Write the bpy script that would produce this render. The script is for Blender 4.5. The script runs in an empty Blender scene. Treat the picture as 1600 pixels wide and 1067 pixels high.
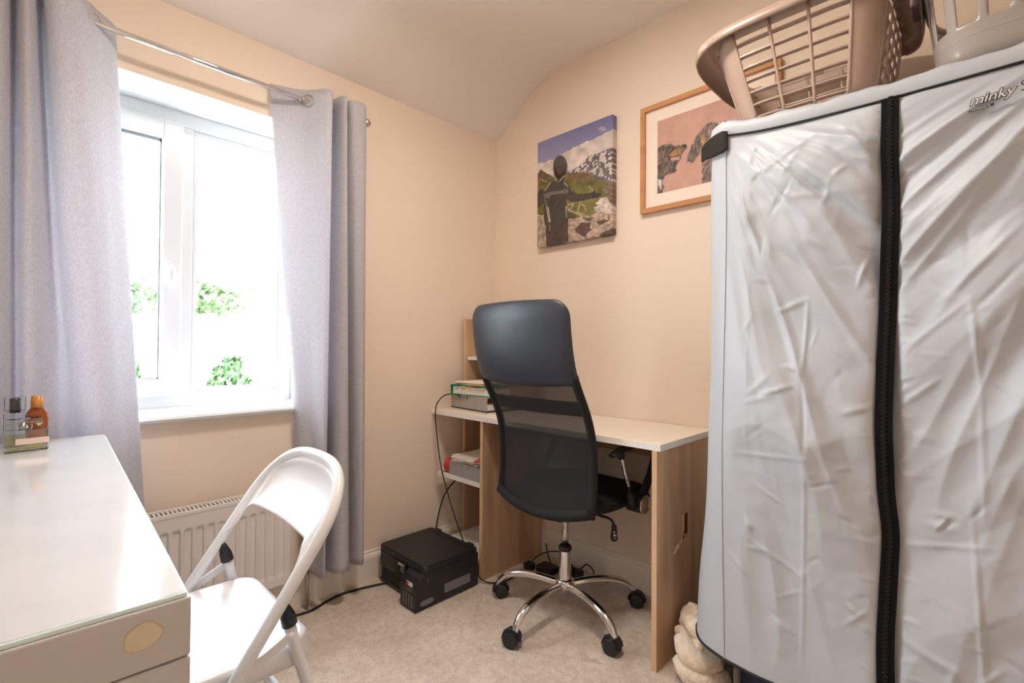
import bpy, bmesh, math, random
import numpy as np
from mathutils import Vector, Matrix

random.seed(7); np.random.seed(7)
C = bpy.context.scene.collection
sc = bpy.context.scene
PI = math.pi

# ------------------------------------------------------------------ camera, light, exposure
def make_camera():
    f, yaw, pitch, roll = 754.37, math.radians(45.7211), math.radians(0.6208), math.radians(0.3777)
    F = Vector((math.sin(yaw), math.cos(yaw), 0)); R = Vector((math.cos(yaw), -math.sin(yaw), 0)); U = Vector((0, 0, 1))
    F2 = F*math.cos(pitch) + U*math.sin(pitch); U2 = U*math.cos(pitch) - F*math.sin(pitch)
    R3 = R*math.cos(roll) + U2*math.sin(roll); U3 = U2*math.cos(roll) - R*math.sin(roll)
    cd = bpy.data.cameras.new('camera'); cd.sensor_width = 36; cd.lens = f/1600*36; cd.clip_start = 0.02
    co = bpy.data.objects.new('camera', cd); C.objects.link(co)
    m = Matrix((R3, U3, -F2)).transposed().to_4x4()
    m.translation = Vector((-1.911, -2.0026, 1.06))
    co.matrix_world = m
    sc.camera = co
make_camera()

world = bpy.data.worlds.new('world'); sc.world = world; world.use_nodes = True
wn = world.node_tree.nodes; bg = wn['Background']
bg.inputs['Color'].default_value = (0.88, 0.94, 1.0, 1); bg.inputs['Strength'].default_value = 23.0

def area(name, loc, size, power, color, rot=(0, 0, 0), shape='DISK', size_y=None, portal=False):
    l = bpy.data.lights.new(name, 'AREA'); l.shape = shape; l.size = size
    if size_y: l.size_y = size_y
    l.energy = power; l.color = color
    o = bpy.data.objects.new(name, l); C.objects.link(o); o.location = loc; o.rotation_euler = rot
    if portal: l.cycles.is_portal = True
    return o
area('ceiling_lamp_light', (-1.12, -1.15, 2.44), 0.30, 18, (1.0, 0.89, 0.78))
area('window_portal', (-1.475, 0.27, 1.39), 0.82, 1, (1, 1, 1), rot=(-PI/2, 0, 0), shape='RECTANGLE', size_y=1.14, portal=True)

sc.view_settings.view_transform = 'Standard'; sc.view_settings.look = 'None'
sc.view_settings.gamma = 1; sc.view_settings.use_curve_mapping = False
sc.view_settings.exposure = 0.08
sc.cycles.use_denoising = True
sc.cycles.max_bounces = 10; sc.cycles.diffuse_bounces = 6; sc.cycles.transparent_max_bounces = 16
sc.cycles.sample_clamp_indirect = 8

# ------------------------------------------------------------------ materials
def lin(c):
    r = []
    for v in c[:3]:
        v = v/255.0
        r.append(v/12.92 if v <= 0.04045 else ((v+0.055)/1.055)**2.4)
    return (r[0], r[1], r[2], 1)

def mat(name, rgb, rough=0.5, metal=0.0, noise=0.0, nscale=20, bump=0.0, bscale=200, coat=0.0, spec=0.5, stretch=None, bdist=0.002, sheen=0.0):
    m = bpy.data.materials.new(name); m.use_nodes = True
    nt = m.node_tree; p = nt.nodes['Principled BSDF']
    col = lin(rgb)
    p.inputs['Base Color'].default_value = col
    p.inputs['Roughness'].default_value = rough; p.inputs['Metallic'].default_value = metal
    p.inputs['Specular IOR Level'].default_value = spec; p.inputs['Coat Weight'].default_value = coat
    p.inputs['Sheen Weight'].default_value = sheen
    tc = nt.nodes.new('ShaderNodeTexCoord')
    mp = nt.nodes.new('ShaderNodeMapping'); nt.links.new(tc.outputs['Object'], mp.inputs['Vector'])
    if stretch: mp.inputs['Scale'].default_value = stretch
    if noise:
        n = nt.nodes.new('ShaderNodeTexNoise'); n.inputs['Scale'].default_value = nscale; n.inputs['Detail'].default_value = 5
        nt.links.new(mp.outputs['Vector'], n.inputs['Vector'])
        r = nt.nodes.new('ShaderNodeValToRGB')
        r.color_ramp.elements[0].position = 0.3; r.color_ramp.elements[1].position = 0.7
        r.color_ramp.elements[0].color = tuple(max(0, x*(1-noise)) for x in col[:3]) + (1,)
        r.color_ramp.elements[1].color = tuple(min(1, x*(1+noise)) for x in col[:3]) + (1,)
        nt.links.new(n.outputs['Fac'], r.inputs['Fac']); nt.links.new(r.outputs['Color'], p.inputs['Base Color'])
    if bump:
        n2 = nt.nodes.new('ShaderNodeTexNoise'); n2.inputs['Scale'].default_value = bscale; n2.inputs['Detail'].default_value = 3
        nt.links.new(mp.outputs['Vector'], n2.inputs['Vector'])
        b = nt.nodes.new('ShaderNodeBump'); b.inputs['Strength'].default_value = bump; b.inputs['Distance'].default_value = bdist
        nt.links.new(n2.outputs['Fac'], b.inputs['Height']); nt.links.new(b.outputs['Normal'], p.inputs['Normal'])
    return m

def translucent(name, rgb, frac=0.4, rough=0.8, weave=True, gloss=0.0):
    m = mat(name, rgb, rough=rough, noise=0.16, nscale=260, bump=0.35, bscale=500, bdist=0.0012, stretch=(1, 1, 0.45))
    nt = m.node_tree; out = nt.nodes['Material Output']; p = nt.nodes['Principled BSDF']
    t = nt.nodes.new('ShaderNodeBsdfTranslucent'); t.inputs['Color'].default_value = lin(rgb)
    mx = nt.nodes.new('ShaderNodeMixShader'); mx.inputs['Fac'].default_value = frac
    nt.links.new(p.outputs[0], mx.inputs[1]); nt.links.new(t.outputs[0], mx.inputs[2]); nt.links.new(mx.outputs[0], out.inputs['Surface'])
    return m

def see_through(name, rgb, fac, rough=0.6):
    m = mat(name, rgb, rough=rough); nt = m.node_tree; out = nt.nodes['Material Output']; p = nt.nodes['Principled BSDF']
    t = nt.nodes.new('ShaderNodeBsdfTransparent'); mx = nt.nodes.new('ShaderNodeMixShader')
    mx.inputs['Fac'].default_value = fac
    nt.links.new(p.outputs[0], mx.inputs[1]); nt.links.new(t.outputs[0], mx.inputs[2]); nt.links.new(mx.outputs[0], out.inputs['Surface'])
    return m

def thin_glass(name, tint=(1, 1, 1, 1), refl=0.5):
    m = bpy.data.materials.new(name); m.use_nodes = True; nt = m.node_tree
    nt.nodes.remove(nt.nodes['Principled BSDF']); out = nt.nodes['Material Output']
    t = nt.nodes.new('ShaderNodeBsdfTransparent'); t.inputs['Color'].default_value = tint
    g = nt.nodes.new('ShaderNodeBsdfGlossy'); g.inputs['Roughness'].default_value = 0.02
    fr = nt.nodes.new('ShaderNodeFresnel'); fr.inputs['IOR'].default_value = 1.45
    mth = nt.nodes.new('ShaderNodeMath'); mth.operation = 'MULTIPLY'; mth.inputs[1].default_value = refl
    mx = nt.nodes.new('ShaderNodeMixShader')
    nt.links.new(fr.outputs[0], mth.inputs[0]); nt.links.new(mth.outputs[0], mx.inputs['Fac'])
    nt.links.new(t.outputs[0], mx.inputs[1]); nt.links.new(g.outputs[0], mx.inputs[2]); nt.links.new(mx.outputs[0], out.inputs['Surface'])
    return m

def wood(name, light, dark, axis='Z', scale=1.0):
    m = bpy.data.materials.new(name); m.use_nodes = True; nt = m.node_tree; p = nt.nodes['Principled BSDF']
    p.inputs['Roughness'].default_value = 0.55
    tc = nt.nodes.new('ShaderNodeTexCoord'); mp = nt.nodes.new('ShaderNodeMapping')
    s = {'X': (1.0, 9, 9), 'Y': (9, 1.0, 9), 'Z': (9, 9, 1.0)}[axis]
    mp.inputs['Scale'].default_value = tuple(v*scale for v in s)
    nt.links.new(tc.outputs['Object'], mp.inputs['Vector'])
    n = nt.nodes.new('ShaderNodeTexNoise'); n.inputs['Scale'].default_value = 1.0; n.inputs['Detail'].default_value = 8; n.inputs['Distortion'].default_value = 0.6
    nt.links.new(mp.outputs[0], n.inputs['Vector'])
    r = nt.nodes.new('ShaderNodeValToRGB'); e = r.color_ramp.elements
    e[0].position = 0.3; e[0].color = lin(dark); e[1].position = 0.68; e[1].color = lin(light)
    nt.links.new(n.outputs['Fac'], r.inputs['Fac'])
    # knots
    mp2 = nt.nodes.new('ShaderNodeMapping')
    s2 = {'X': (2.2, 5, 5), 'Y': (5, 2.2, 5), 'Z': (5, 5, 2.2)}[axis]; mp2.inputs['Scale'].default_value = s2
    nt.links.new(tc.outputs['Object'], mp2.inputs['Vector'])
    v = nt.nodes.new('ShaderNodeTexVoronoi'); v.inputs['Scale'].default_value = 1.0
    nt.links.new(mp2.outputs[0], v.inputs['Vector'])
    r2 = nt.nodes.new('ShaderNodeValToRGB'); r2.color_ramp.elements[0].position = 0.03; r2.color_ramp.elements[1].position = 0.16
    r2.color_ramp.elements[0].color = (0.35, 0.27, 0.2, 1); r2.color_ramp.elements[1].color = (1, 1, 1, 1)
    nt.links.new(v.outputs['Distance'], r2.inputs['Fac'])
    mx = nt.nodes.new('ShaderNodeMixRGB'); mx.blend_type = 'MULTIPLY'; mx.inputs['Fac'].default_value = 0.7
    nt.links.new(r.outputs[0], mx.inputs[1]); nt.links.new(r2.outputs[0], mx.inputs[2]); nt.links.new(mx.outputs[0], p.inputs['Base Color'])
    b = nt.nodes.new('ShaderNodeBump'); b.inputs['Strength'].default_value = 0.08; b.inputs['Distance'].default_value = 0.001
    nt.links.new(n.outputs['Fac'], b.inputs['Height']); nt.links.new(b.outputs[0], p.inputs['Normal'])
    return m

def attr_mat(name, rough=0.6):
    m = bpy.data.materials.new(name); m.use_nodes = True; nt = m.node_tree; p = nt.nodes['Principled BSDF']
    p.inputs['Roughness'].default_value = rough
    a = nt.nodes.new('ShaderNodeAttribute'); a.attribute_name = 'print_colour'
    nt.links.new(a.outputs['Color'], p.inputs['Base Color'])
    return m

def carpet_mat():
    m = bpy.data.materials.new('carpet'); m.use_nodes = True; nt = m.node_tree; p = nt.nodes['Principled BSDF']
    p.inputs['Roughness'].default_value = 0.95; p.inputs['Specular IOR Level'].default_value = 0.1
    tc = nt.nodes.new('ShaderNodeTexCoord')
    n1 = nt.nodes.new('ShaderNodeTexNoise'); n1.inputs['Scale'].default_value = 4; n1.inputs['Detail'].default_value = 4
    n2 = nt.nodes.new('ShaderNodeTexNoise'); n2.inputs['Scale'].default_value = 260; n2.inputs['Detail'].default_value = 2
    n3 = nt.nodes.new('ShaderNodeTexNoise'); n3.inputs['Scale'].default_value = 45; n3.inputs['Detail'].default_value = 5
    for n in (n1, n2, n3): nt.links.new(tc.outputs['Object'], n.inputs['Vector'])
    r1 = nt.nodes.new('ShaderNodeValToRGB'); e = r1.color_ramp.elements
    e[0].position = 0.35; e[0].color = lin((220, 204, 190)); e[1].position = 0.65; e[1].color = lin((238, 224, 210))
    nt.links.new(n1.outputs['Fac'], r1.inputs['Fac'])
    r2 = nt.nodes.new('ShaderNodeValToRGB'); e = r2.color_ramp.elements
    e[0].position = 0.3; e[0].color = (0.66, 0.65, 0.64, 1); e[1].position = 0.62; e[1].color = (1, 1, 1, 1)
    nt.links.new(n2.outputs['Fac'], r2.inputs['Fac'])
    r3 = nt.nodes.new('ShaderNodeValToRGB'); e = r3.color_ramp.elements
    e[0].position = 0.35; e[0].color = (0.85, 0.84, 0.83, 1); e[1].position = 0.6; e[1].color = (1, 1, 1, 1)
    nt.links.new(n3.outputs['Fac'], r3.inputs['Fac'])
    mx = nt.nodes.new('ShaderNodeMixRGB'); mx.blend_type = 'MULTIPLY'; mx.inputs['Fac'].default_value = 1
    nt.links.new(r1.outputs[0], mx.inputs[1]); nt.links.new(r2.outputs[0], mx.inputs[2])
    mx2 = nt.nodes.new('ShaderNodeMixRGB'); mx2.blend_type = 'MULTIPLY'; mx2.inputs['Fac'].default_value = 1
    nt.links.new(mx.outputs[0], mx2.inputs[1]); nt.links.new(r3.outputs[0], mx2.inputs[2])
    nt.links.new(mx2.outputs[0], p.inputs['Base Color'])
    b = nt.nodes.new('ShaderNodeBump'); b.inputs['Strength'].default_value = 0.7; b.inputs['Distance'].default_value = 0.004
    nt.links.new(n2.outputs['Fac'], b.inputs['Height']); nt.links.new(b.outputs[0], p.inputs['Normal'])
    return m

M = {}
M['wall'] = mat('wall_paint', (237, 220, 203), 0.85, noise=0.015, nscale=3, bump=0.06, bscale=350, spec=0.2)
M['ceiling'] = mat('ceiling_paint', (236, 228, 220), 0.9, noise=0.01, nscale=3, spec=0.15)
M['reveal'] = mat('reveal_paint', (230, 232, 234), 0.6)
M['carpet'] = carpet_mat()
M['gloss_white'] = mat('gloss_white_paint', (236, 228, 216), 0.35)
M['upvc'] = mat('white_upvc', (220, 222, 226), 0.3)
M['gasket'] = mat('grey_gasket', (120, 125, 135), 0.6)
M['glass'] = thin_glass('window_glass', (0.97, 0.99, 0.98, 1), 0.5)
M['chrome'] = mat('chrome', (225, 225, 228), 0.08, 1.0)
M['steel'] = mat('brushed_steel', (200, 196, 190), 0.25, 1.0)
M['curtain'] = translucent('linen_curtain', (208, 206, 213), 0.36)
M['radiator'] = mat('radiator_enamel', (226, 220, 216), 0.35)
M['dark'] = mat('dark_gap', (40, 38, 37), 0.8)
M['copper_pipe'] = mat('painted_pipe', (176, 164, 152), 0.35, 0.6)
M['white_lacquer'] = mat('white_lacquer', (200, 200, 204), 0.4, noise=0.02, nscale=8)
M['table_glass_top'] = mat('back_painted_glass', (216, 220, 222), 0.09, coat=0.4, noise=0.03, nscale=9)
M['glass_edge'] = mat('glass_edge', (226, 250, 255), 0.15)
M['stain'] = mat('stain', (222, 212, 190), 0.5, noise=0.06, nscale=60)
M['stain_edge'] = mat('stain_edge', (204, 190, 166), 0.5)
M['white_metal'] = mat('white_powder_coat', (238, 240, 244), 0.28, coat=0.15)
M['black_plastic'] = mat('black_plastic', (30, 30, 34), 0.45, bump=0.1, bscale=500, bdist=0.0006)
M['black_gloss'] = mat('black_gloss', (16, 16, 18), 0.15)
M['black_rubber'] = mat('black_rubber', (34, 36, 44), 0.5)
M['grey_print'] = mat('grey_print', (128, 128, 132), 0.6)
M['dim_print'] = mat('dim_print', (88, 88, 92), 0.6)
M['white_print'] = mat('white_print', (225, 225, 225), 0.6)
M['red_print'] = mat('red_print', (190, 60, 60), 0.6)
M['ink_window'] = mat('ink_window', (112, 118, 128), 0.3)
M['leather'] = mat('black_leatherette', (50, 56, 68), 0.42, bump=0.15, bscale=260, bdist=0.0008, noise=0.08, nscale=30)
M['mesh'] = see_through('black_mesh_fabric', (27, 28, 32), 0.12)
M['mesh_dense'] = mat('black_band_fabric', (24, 25, 28), 0.85, bump=0.2, bscale=900)
M['seat_fabric'] = mat('black_seat_fabric', (11, 11, 12), 0.8, bump=0.2, bscale=700)
M['oak'] = wood('oak_laminate', (214, 184, 152), (166, 132, 102), 'Z')
M['oak_edge'] = wood('oak_edge_band', (226, 190, 152), (206, 170, 132), 'Z', 1.5)
M['oak_y'] = wood('oak_laminate_rail', (200, 166, 130), (170, 136, 104), 'Y')
M['desk_white'] = mat('white_laminate', (238, 226, 212), 0.42)
M['desk_edge'] = mat('white_edge_band', (240, 238, 238), 0.35)
M['chipboard'] = mat('chipboard', (112, 78, 54), 0.9, noise=0.5, nscale=120, bump=0.8, bscale=150)
M['dark_chip'] = mat('broken_chipboard', (62, 42, 30), 0.95, noise=0.5, nscale=200, bump=1.0, bscale=200)
M['beige_cap'] = mat('beige_cap', (206, 176, 146), 0.3)
M['torn_paper'] = mat('torn_laminate', (236, 216, 194), 0.8)
M['frame_oak'] = wood('frame_oak', (206, 150, 100), (184, 126, 80), 'Y', 2)
M['mount'] = mat('mount_card', (244, 228, 214), 0.85)
M['print'] = attr_mat('printed_picture')
M['cover'] = None
M['zip_tape'] = mat('black_zip_tape', (8, 8, 9), 0.8, spec=0.2)
M['zip_teeth'] = mat('black_zip_teeth', (20, 19, 21), 0.4)
M['piping'] = mat('dark_piping', (22, 22, 24), 0.6)
M['logo'] = mat('logo_ink', (58, 62, 74), 0.6)
M['logo_white'] = mat('logo_fill', (214, 214, 214), 0.6)
M['mesh_vent'] = mat('black_mesh_vent', (30, 24, 20), 0.8, noise=0.7, nscale=300)
M['tube_grey'] = mat('grey_tube', (130, 126, 122), 0.4, 0.5)
M['taupe'] = mat('taupe_plastic', (178, 155, 141), 0.30, coat=0.2)
M['grey_basket'] = mat('grey_plastic', (164, 156, 150), 0.28, coat=0.25)
M['plum'] = mat('plum_plastic', (70, 45, 52), 0.5)
M['fleece'] = mat('cream_fleece', (238, 222, 202), 0.95, noise=0.12, nscale=40, bump=1.0, bscale=140, bdist=0.006, sheen=0.5)
M['navy'] = mat('navy_fabric', (28, 34, 60), 0.7)
M['green'] = mat('green_card', (46, 150, 104), 0.5)
M['green_dark'] = mat('green_inside', (24, 104, 70), 0.6)
M['paper'] = mat('paper', (236, 228, 220), 0.8, noise=0.03, nscale=90, stretch=(1, 1, 12))
M['grey_file'] = mat('grey_lever_arch_card', (172, 164, 158), 0.6, noise=0.06, nscale=50)
M['manila'] = mat('manila_card', (204, 192, 164), 0.7)
M['yellow'] = mat('yellow_tab', (226, 206, 80), 0.6)
M['blue'] = mat('blue_tab', (70, 130, 180), 0.6)
M['pink'] = mat('pink_tab', (222, 130, 120), 0.6)
M['red_plastic'] = mat('red_plastic_bag', (196, 62, 58), 0.3)
M['tray_grey'] = mat('grey_tray', (158, 156, 162), 0.5)
M['cable'] = mat('black_cable', (24, 22, 22), 0.5)
M['amber'] = mat('amber_bottle', (150, 76, 34), 0.12, coat=0.4)
M['amber_cap'] = mat('amber_cap', (214, 142, 62), 0.3)
M['cream_ink'] = mat('cream_ink', (230, 205, 150), 0.5)
M['perfume_label'] = mat('perfume_label', (236, 212, 200), 0.5)
M['olive_liquid'] = thin_glass('pale_liquid', (0.90, 0.86, 0.62, 1), 0.5)
M['bottle_glass'] = thin_glass('bottle_glass', (0.95, 0.975, 0.965, 1), 2.0)
M['dark_liquid'] = mat('dark_sprayer', (26, 34, 40), 0.2)
M['leaf_a'] = mat('leaf_green', (48, 78, 44), 0.7, noise=0.2, nscale=3)
M['leaf_b'] = mat('leaf_pale', (82, 104, 66), 0.7, noise=0.2, nscale=3)
M['bark'] = mat('bark', (110, 92, 76), 0.9)
M['lawn'] = mat('pale_ground', (205, 208, 196), 0.9, noise=0.05, nscale=2)
M['render_white'] = mat('white_render', (236, 234, 228), 0.9)
M['roof_tile'] = mat('pale_roof', (206, 200, 196), 0.9)

def cover_mat():
    m = mat('silver_nylon', (190, 197, 207), rough=0.46, spec=0.45, bump=0.10, bscale=90, bdist=0.0015)
    return m
M['cover'] = cover_mat()

# ------------------------------------------------------------------ mesh helpers
WL = {}
class MB:
    def __init__(s):
        s.v = []; s.f = []; s.mi = []; s.sm = []; s.mats = []; s.col = None
    def _m(s, m):
        if m not in s.mats: s.mats.append(m)
        return s.mats.index(m)
    def add(s, verts, faces, m, smooth=False):
        o = len(s.v); k = s._m(m)
        s.v += [tuple(p) for p in verts]
        for f in faces:
            s.f.append(tuple(i+o for i in f)); s.mi.append(k); s.sm.append(smooth)
        return s
    def bm(s, bm, m, smooth=False, mtx=None):
        bm.verts.ensure_lookup_table()
        vs = [(mtx @ v.co) if mtx else v.co.copy() for v in bm.verts]
        s.add(vs, [[v.index for v in f.verts] for f in bm.faces], m, smooth); bm.free(); return s
    def box(s, a, b, m, bev=0.0, seg=2, mtx=None, smooth=False):
        bm = bmesh.new(); bmesh.ops.create_cube(bm, size=1)
        a, b = Vector(a), Vector(b); c = (a+b)/2; d = b-a
        for v in bm.verts: v.co = Vector((v.co.x*d.x, v.co.y*d.y, v.co.z*d.z)) + c
        if bev: bmesh.ops.bevel(bm, geom=bm.edges[:], offset=min(bev, abs(min(d))*0.49), segments=seg, profile=0.5, affect='EDGES')
        bm.verts.index_update()
        return s.bm(bm, m, smooth, mtx)
    def tube(s, path, r, m, n=10, closed=False, smooth=True, flat=1.0, caps=True):
        P = [Vector(p) for p in path]; N = len(P)
        rs = r if isinstance(r, (list, tuple)) else [r]*N
        verts = []; prev = None
        for i in range(N):
            if closed: t = P[(i+1) % N]-P[i-1]
            else: t = P[min(i+1, N-1)]-P[max(i-1, 0)]
            t.normalize()
            if prev is None:
                up = Vector((0, 0, 1)) if abs(t.z) < 0.9 else Vector((0, 1, 0))
                n1 = (up - t*up.dot(t)).normalized()
            else:
                n1 = (prev - t*prev.dot(t)).normalized()
            prev = n1; n2 = t.cross(n1)
            for k in range(n):
                a = 2*PI*k/n
                verts.append(P[i] + n1*math.cos(a)*rs[i]*flat + n2*math.sin(a)*rs[i])
        faces = []
        for i in range(N if closed else N-1):
            j = (i+1) % N
            for k in range(n):
                l = (k+1) % n
                faces.append((i*n+k, i*n+l, j*n+l, j*n+k))
        if not closed and caps:
            faces.append(tuple(range(n-1, -1, -1))); faces.append(tuple((N-1)*n+k for k in range(n)))
        return s.add(verts, faces, m, smooth)
    def cyl(s, p0, p1, r0, m, r1=None, n=20, smooth=True):
        r1 = r0 if r1 is None else r1
        return s.tube([p0, p1], [r0, r1], m, n=n, smooth=smooth)
    def lathe(s, prof, base, m, n=24, axis='Z', sx=1.0, sy=1.0, smooth=True, power=2.0):
        verts = []; faces = []
        for (r, h) in prof:
            for k in range(n):
                a = 2*PI*k/n; c, q = math.cos(a), math.sin(a)
                x = math.copysign(abs(c)**(2/power), c)*r*sx; y = math.copysign(abs(q)**(2/power), q)*r*sy
                if axis == 'Z': verts.append((base[0]+x, base[1]+y, base[2]+h))
                elif axis == 'Y': verts.append((base[0]+x, base[1]+h, base[2]+y))
                else: verts.append((base[0]+h, base[1]+x, base[2]+y))
        for i in range(len(prof)-1):
            for k in range(n):
                l = (k+1) % n; faces.append((i*n+k, i*n+l, (i+1)*n+l, (i+1)*n+k))
        faces.append(tuple(range(n-1, -1, -1))); faces.append(tuple((len(prof)-1)*n+k for k in range(n)))
        return s.add(verts, faces, m, smooth)
    def grid(s, fn, nu, nv, m, smooth=True, flip=False):
        verts = [fn(i/(nu-1), j/(nv-1)) for j in range(nv) for i in range(nu)]
        faces = []
        for j in range(nv-1):
            for i in range(nu-1):
                a = j*nu+i; q = (a, a+1, a+nu+1, a+nu)
                faces.append(q[::-1] if flip else q)
        return s.add(verts, faces, m, smooth)
    def prism(s, poly, h0, h1, m, axis='Z', smooth=False, mtx=None):
        n = len(poly)
        def p(a, b, h):
            v = {'Z': (a, b, h), 'Y': (a, h, b), 'X': (h, a, b)}[axis]
            return mtx @ Vector(v) if mtx else v
        verts = [p(a, b, h0) for a, b in poly] + [p(a, b, h1) for a, b in poly]
        faces = [tuple(range(n-1, -1, -1)), tuple(range(n, 2*n))] + [(i, (i+1) % n, n+(i+1) % n, n+i) for i in range(n)]
        return s.add(verts, faces, m, smooth)
    def build(s, name, parent=None, fix=False, solid=0.0, subsurf=0, autosmooth=None):
        V = np.array(s.v, dtype=float); lo, hi = V.min(0), V.max(0)
        org = Vector(((lo[0]+hi[0])/2, (lo[1]+hi[1])/2, lo[2]))
        me = bpy.data.meshes.new(name)
        me.from_pydata([tuple(Vector(p)-org) for p in s.v], [], s.f)
        for m in s.mats: me.materials.append(m)
        me.polygons.foreach_set('material_index', s.mi); me.polygons.foreach_set('use_smooth', s.sm)
        if s.col is not None:
            at = me.color_attributes.new('print_colour', 'FLOAT_COLOR', 'POINT'); at.data.foreach_set('color', np.asarray(s.col, dtype=np.float32).ravel())
        if fix:
            b = bmesh.new(); b.from_mesh(me); bmesh.ops.recalc_face_normals(b, faces=b.faces); b.to_mesh(me); b.free()
        me.update()
        o = bpy.data.objects.new(name, me); C.objects.link(o)
        pw = WL[parent.name] if parent else Vector((0, 0, 0))
        if parent: o.parent = parent
        o.location = org-pw; WL[o.name] = org
        if solid:
            md = o.modifiers.new('thickness', 'SOLIDIFY'); md.thickness = solid; md.offset = 0
        if subsurf:
            md = o.modifiers.new('smooth', 'SUBSURF'); md.levels = subsurf; md.render_levels = subsurf
        return o

def tag(o, label, cat, group=None, kind=None):
    o['label'] = label; o['category'] = cat
    if group: o['group'] = group
    if kind: o['kind'] = kind
    return o
def thing(name, label, cat, loc, group=None):
    o = bpy.data.objects.new(name, None); C.objects.link(o); o.location = loc; o.empty_display_size = 0.05
    WL[o.name] = Vector(loc); return tag(o, label, cat, group)
def struct(mb, name, parent=None, **k):
    o = mb.build(name, parent, **k)
    if not parent: o['kind'] = 'structure'
    return o
def text(name, body, size, origin, right, up, m, parent=None, extrude=0.0003, shear=0.0, offset=0.0, sx=1.0, align='LEFT'):
    cu = bpy.data.curves.new(name, 'FONT'); cu.body = body; cu.size = size; cu.extrude = extrude; cu.shear = shear; cu.offset = offset
    cu.space_character = 1.0; cu.align_x = align
    cu.materials.append(m)
    tmp = bpy.data.objects.new('text_source', cu); C.objects.link(tmp)
    me = bpy.data.meshes.new_from_object(tmp.evaluated_get(bpy.context.evaluated_depsgraph_get())); me.name = name
    bpy.data.objects.remove(tmp); bpy.data.curves.remove(cu)
    if not me.materials: me.materials.append(m)
    o = bpy.data.objects.new(name, me); C.objects.link(o)
    r = Vector(right).normalized(); u = Vector(up); u = (u-r*u.dot(r)).normalized(); n = r.cross(u)
    mt = Matrix((r*sx, u, n)).transposed().to_4x4()
    pw = WL[parent.name] if parent else Vector((0, 0, 0))
    if parent: o.parent = parent
    mt.translation = Vector(origin)-pw
    o.matrix_local = mt; WL[o.name] = Vector(origin)
    return o
def spline(pts, n):
    P = [np.array(p, float) for p in pts]; P = [2*P[0]-P[1]] + P + [2*P[-1]-P[-2]]
    out = []; segs = len(P)-3
    for i in range(n):
        t = i/(n-1)*segs; k = min(int(t), segs-1); t -= k
        a, b, c, d = P[k:k+4]
        out.append(0.5*((2*b)+(-a+c)*t+(2*a-5*b+4*c-d)*t*t+(-a+3*b-3*c+d)*t**3))
    return out
def rrect(w, h, r, n=6):
    out = []
    for cx, cy, a0 in ((w/2-r, h/2-r, 0), (-w/2+r, h/2-r, 90), (-w/2+r, -h/2+r, 180), (w/2-r, -h/2+r, 270)):
        for i in range(n+1):
            a = math.radians(a0+90*i/n); out.append((cx+r*math.cos(a), cy+r*math.sin(a)))
    return out

# ================================================================== the room
XL, YB, WT = -2.28, -2.85, 0.30
WX0, WX1, WZ0, WZ1 = -1.89, -1.06, 0.80, 1.956            # window opening
slope = [(0.0, 2.232), (-0.047, 2.252), (-0.153, 2.325), (-0.255, 2.400), (-0.325, 2.444), (-0.40, 2.468), (-0.50, 2.477), (-0.65, 2.48), (YB, 2.48)]

# floor with carpet dents
def floor_z(x, y):
    z = 0.0
    for dx, dy in ((-0.749, -0.744), (-0.728, -0.775), (-0.527, -1.036), (-0.515, -1.067), (-0.53, -0.50), (-0.20, -0.99)):
        d = ((x-dx)/0.014)**2+((y-dy)/0.014)**2
        z -= 0.012*math.exp(-d)
    return z
nx, ny = 230, 290
struct(MB().grid(lambda u, v: (XL+u*(-XL), YB+v*(-YB), floor_z(XL+u*(-XL), YB+v*(-YB))), nx, ny, M['carpet']), 'floor')

# ceiling with sloping part above the window
cb = MB(); vv = []
for (y, z) in slope: vv += [(XL, y, z), (0, y, z)]
cb.add(vv, [(2*i, 2*i+1, 2*i+3, 2*i+2) for i in range(len(slope)-1)], M['ceiling'], True)
struct(cb, 'ceiling')

# window wall with its opening and white reveal
wb = MB(); T = slope[0][1]
def wallquad(x0, x1, z0, z1): wb.add([(x0, 0, z0), (x1, 0, z0), (x1, 0, z1), (x0, 0, z1)], [(0, 1, 2, 3)], M['wall'])
wallquad(XL, WX0, 0, T); wallquad(WX1, 0, 0, T); wallquad(WX0, WX1, 0, WZ0); wallquad(WX0, WX1, WZ1, T)
D = WT
wb.add([(WX0, 0, WZ1), (WX1, 0, WZ1), (WX1, D, WZ1), (WX0, D, WZ1)], [(0, 1, 2, 3)], M['reveal'])
wb.add([(WX0, 0, WZ0), (WX0, 0, WZ1), (WX0, D, WZ1), (WX0, D, WZ0)], [(0, 1, 2, 3)], M['reveal'])
wb.add([(WX1, 0, WZ0), (WX1, 0, WZ1), (WX1, D, WZ1), (WX1, D, WZ0)], [(0, 1, 2, 3)], M['reveal'])
wb.add([(WX0, 0, WZ0), (WX1, 0, WZ0), (WX1, D, WZ0), (WX0, D, WZ0)], [(0, 1, 2, 3)], M['reveal'])
# outer leaf of the wall keeps daylight out around the frame
for x0, x1, z0, z1 in ((XL-0.3, WX0, -0.3, T+0.4), (WX1, 0.3, -0.3, T+0.4), (WX0, WX1, -0.3, WZ0), (WX0, WX1, WZ1, T+0.4)):
    wb.add([(x0, D, z0), (x1, D, z0), (x1, D, z1), (x0, D, z1)], [(0, 1, 2, 3)], M['render_white'])
struct(wb, 'wall_window')

rb = MB(); poly = [(YB, 0), (0, 0)] + slope
rb.add([(0, y, z) for y, z in poly], [tuple(range(len(poly)))], M['wall']); struct(rb, 'wall_right')
lb = MB(); lb.add([(XL, y, z) for y, z in poly], [tuple(range(len(poly)))], M['wall']); struct(lb, 'wall_left')
struct(MB().add([(XL, YB, 0), (0, YB, 0), (0, YB, 2.48), (XL, YB, 2.48)], [(0, 1, 2, 3)], M['wall']), 'wall_back')

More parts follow.
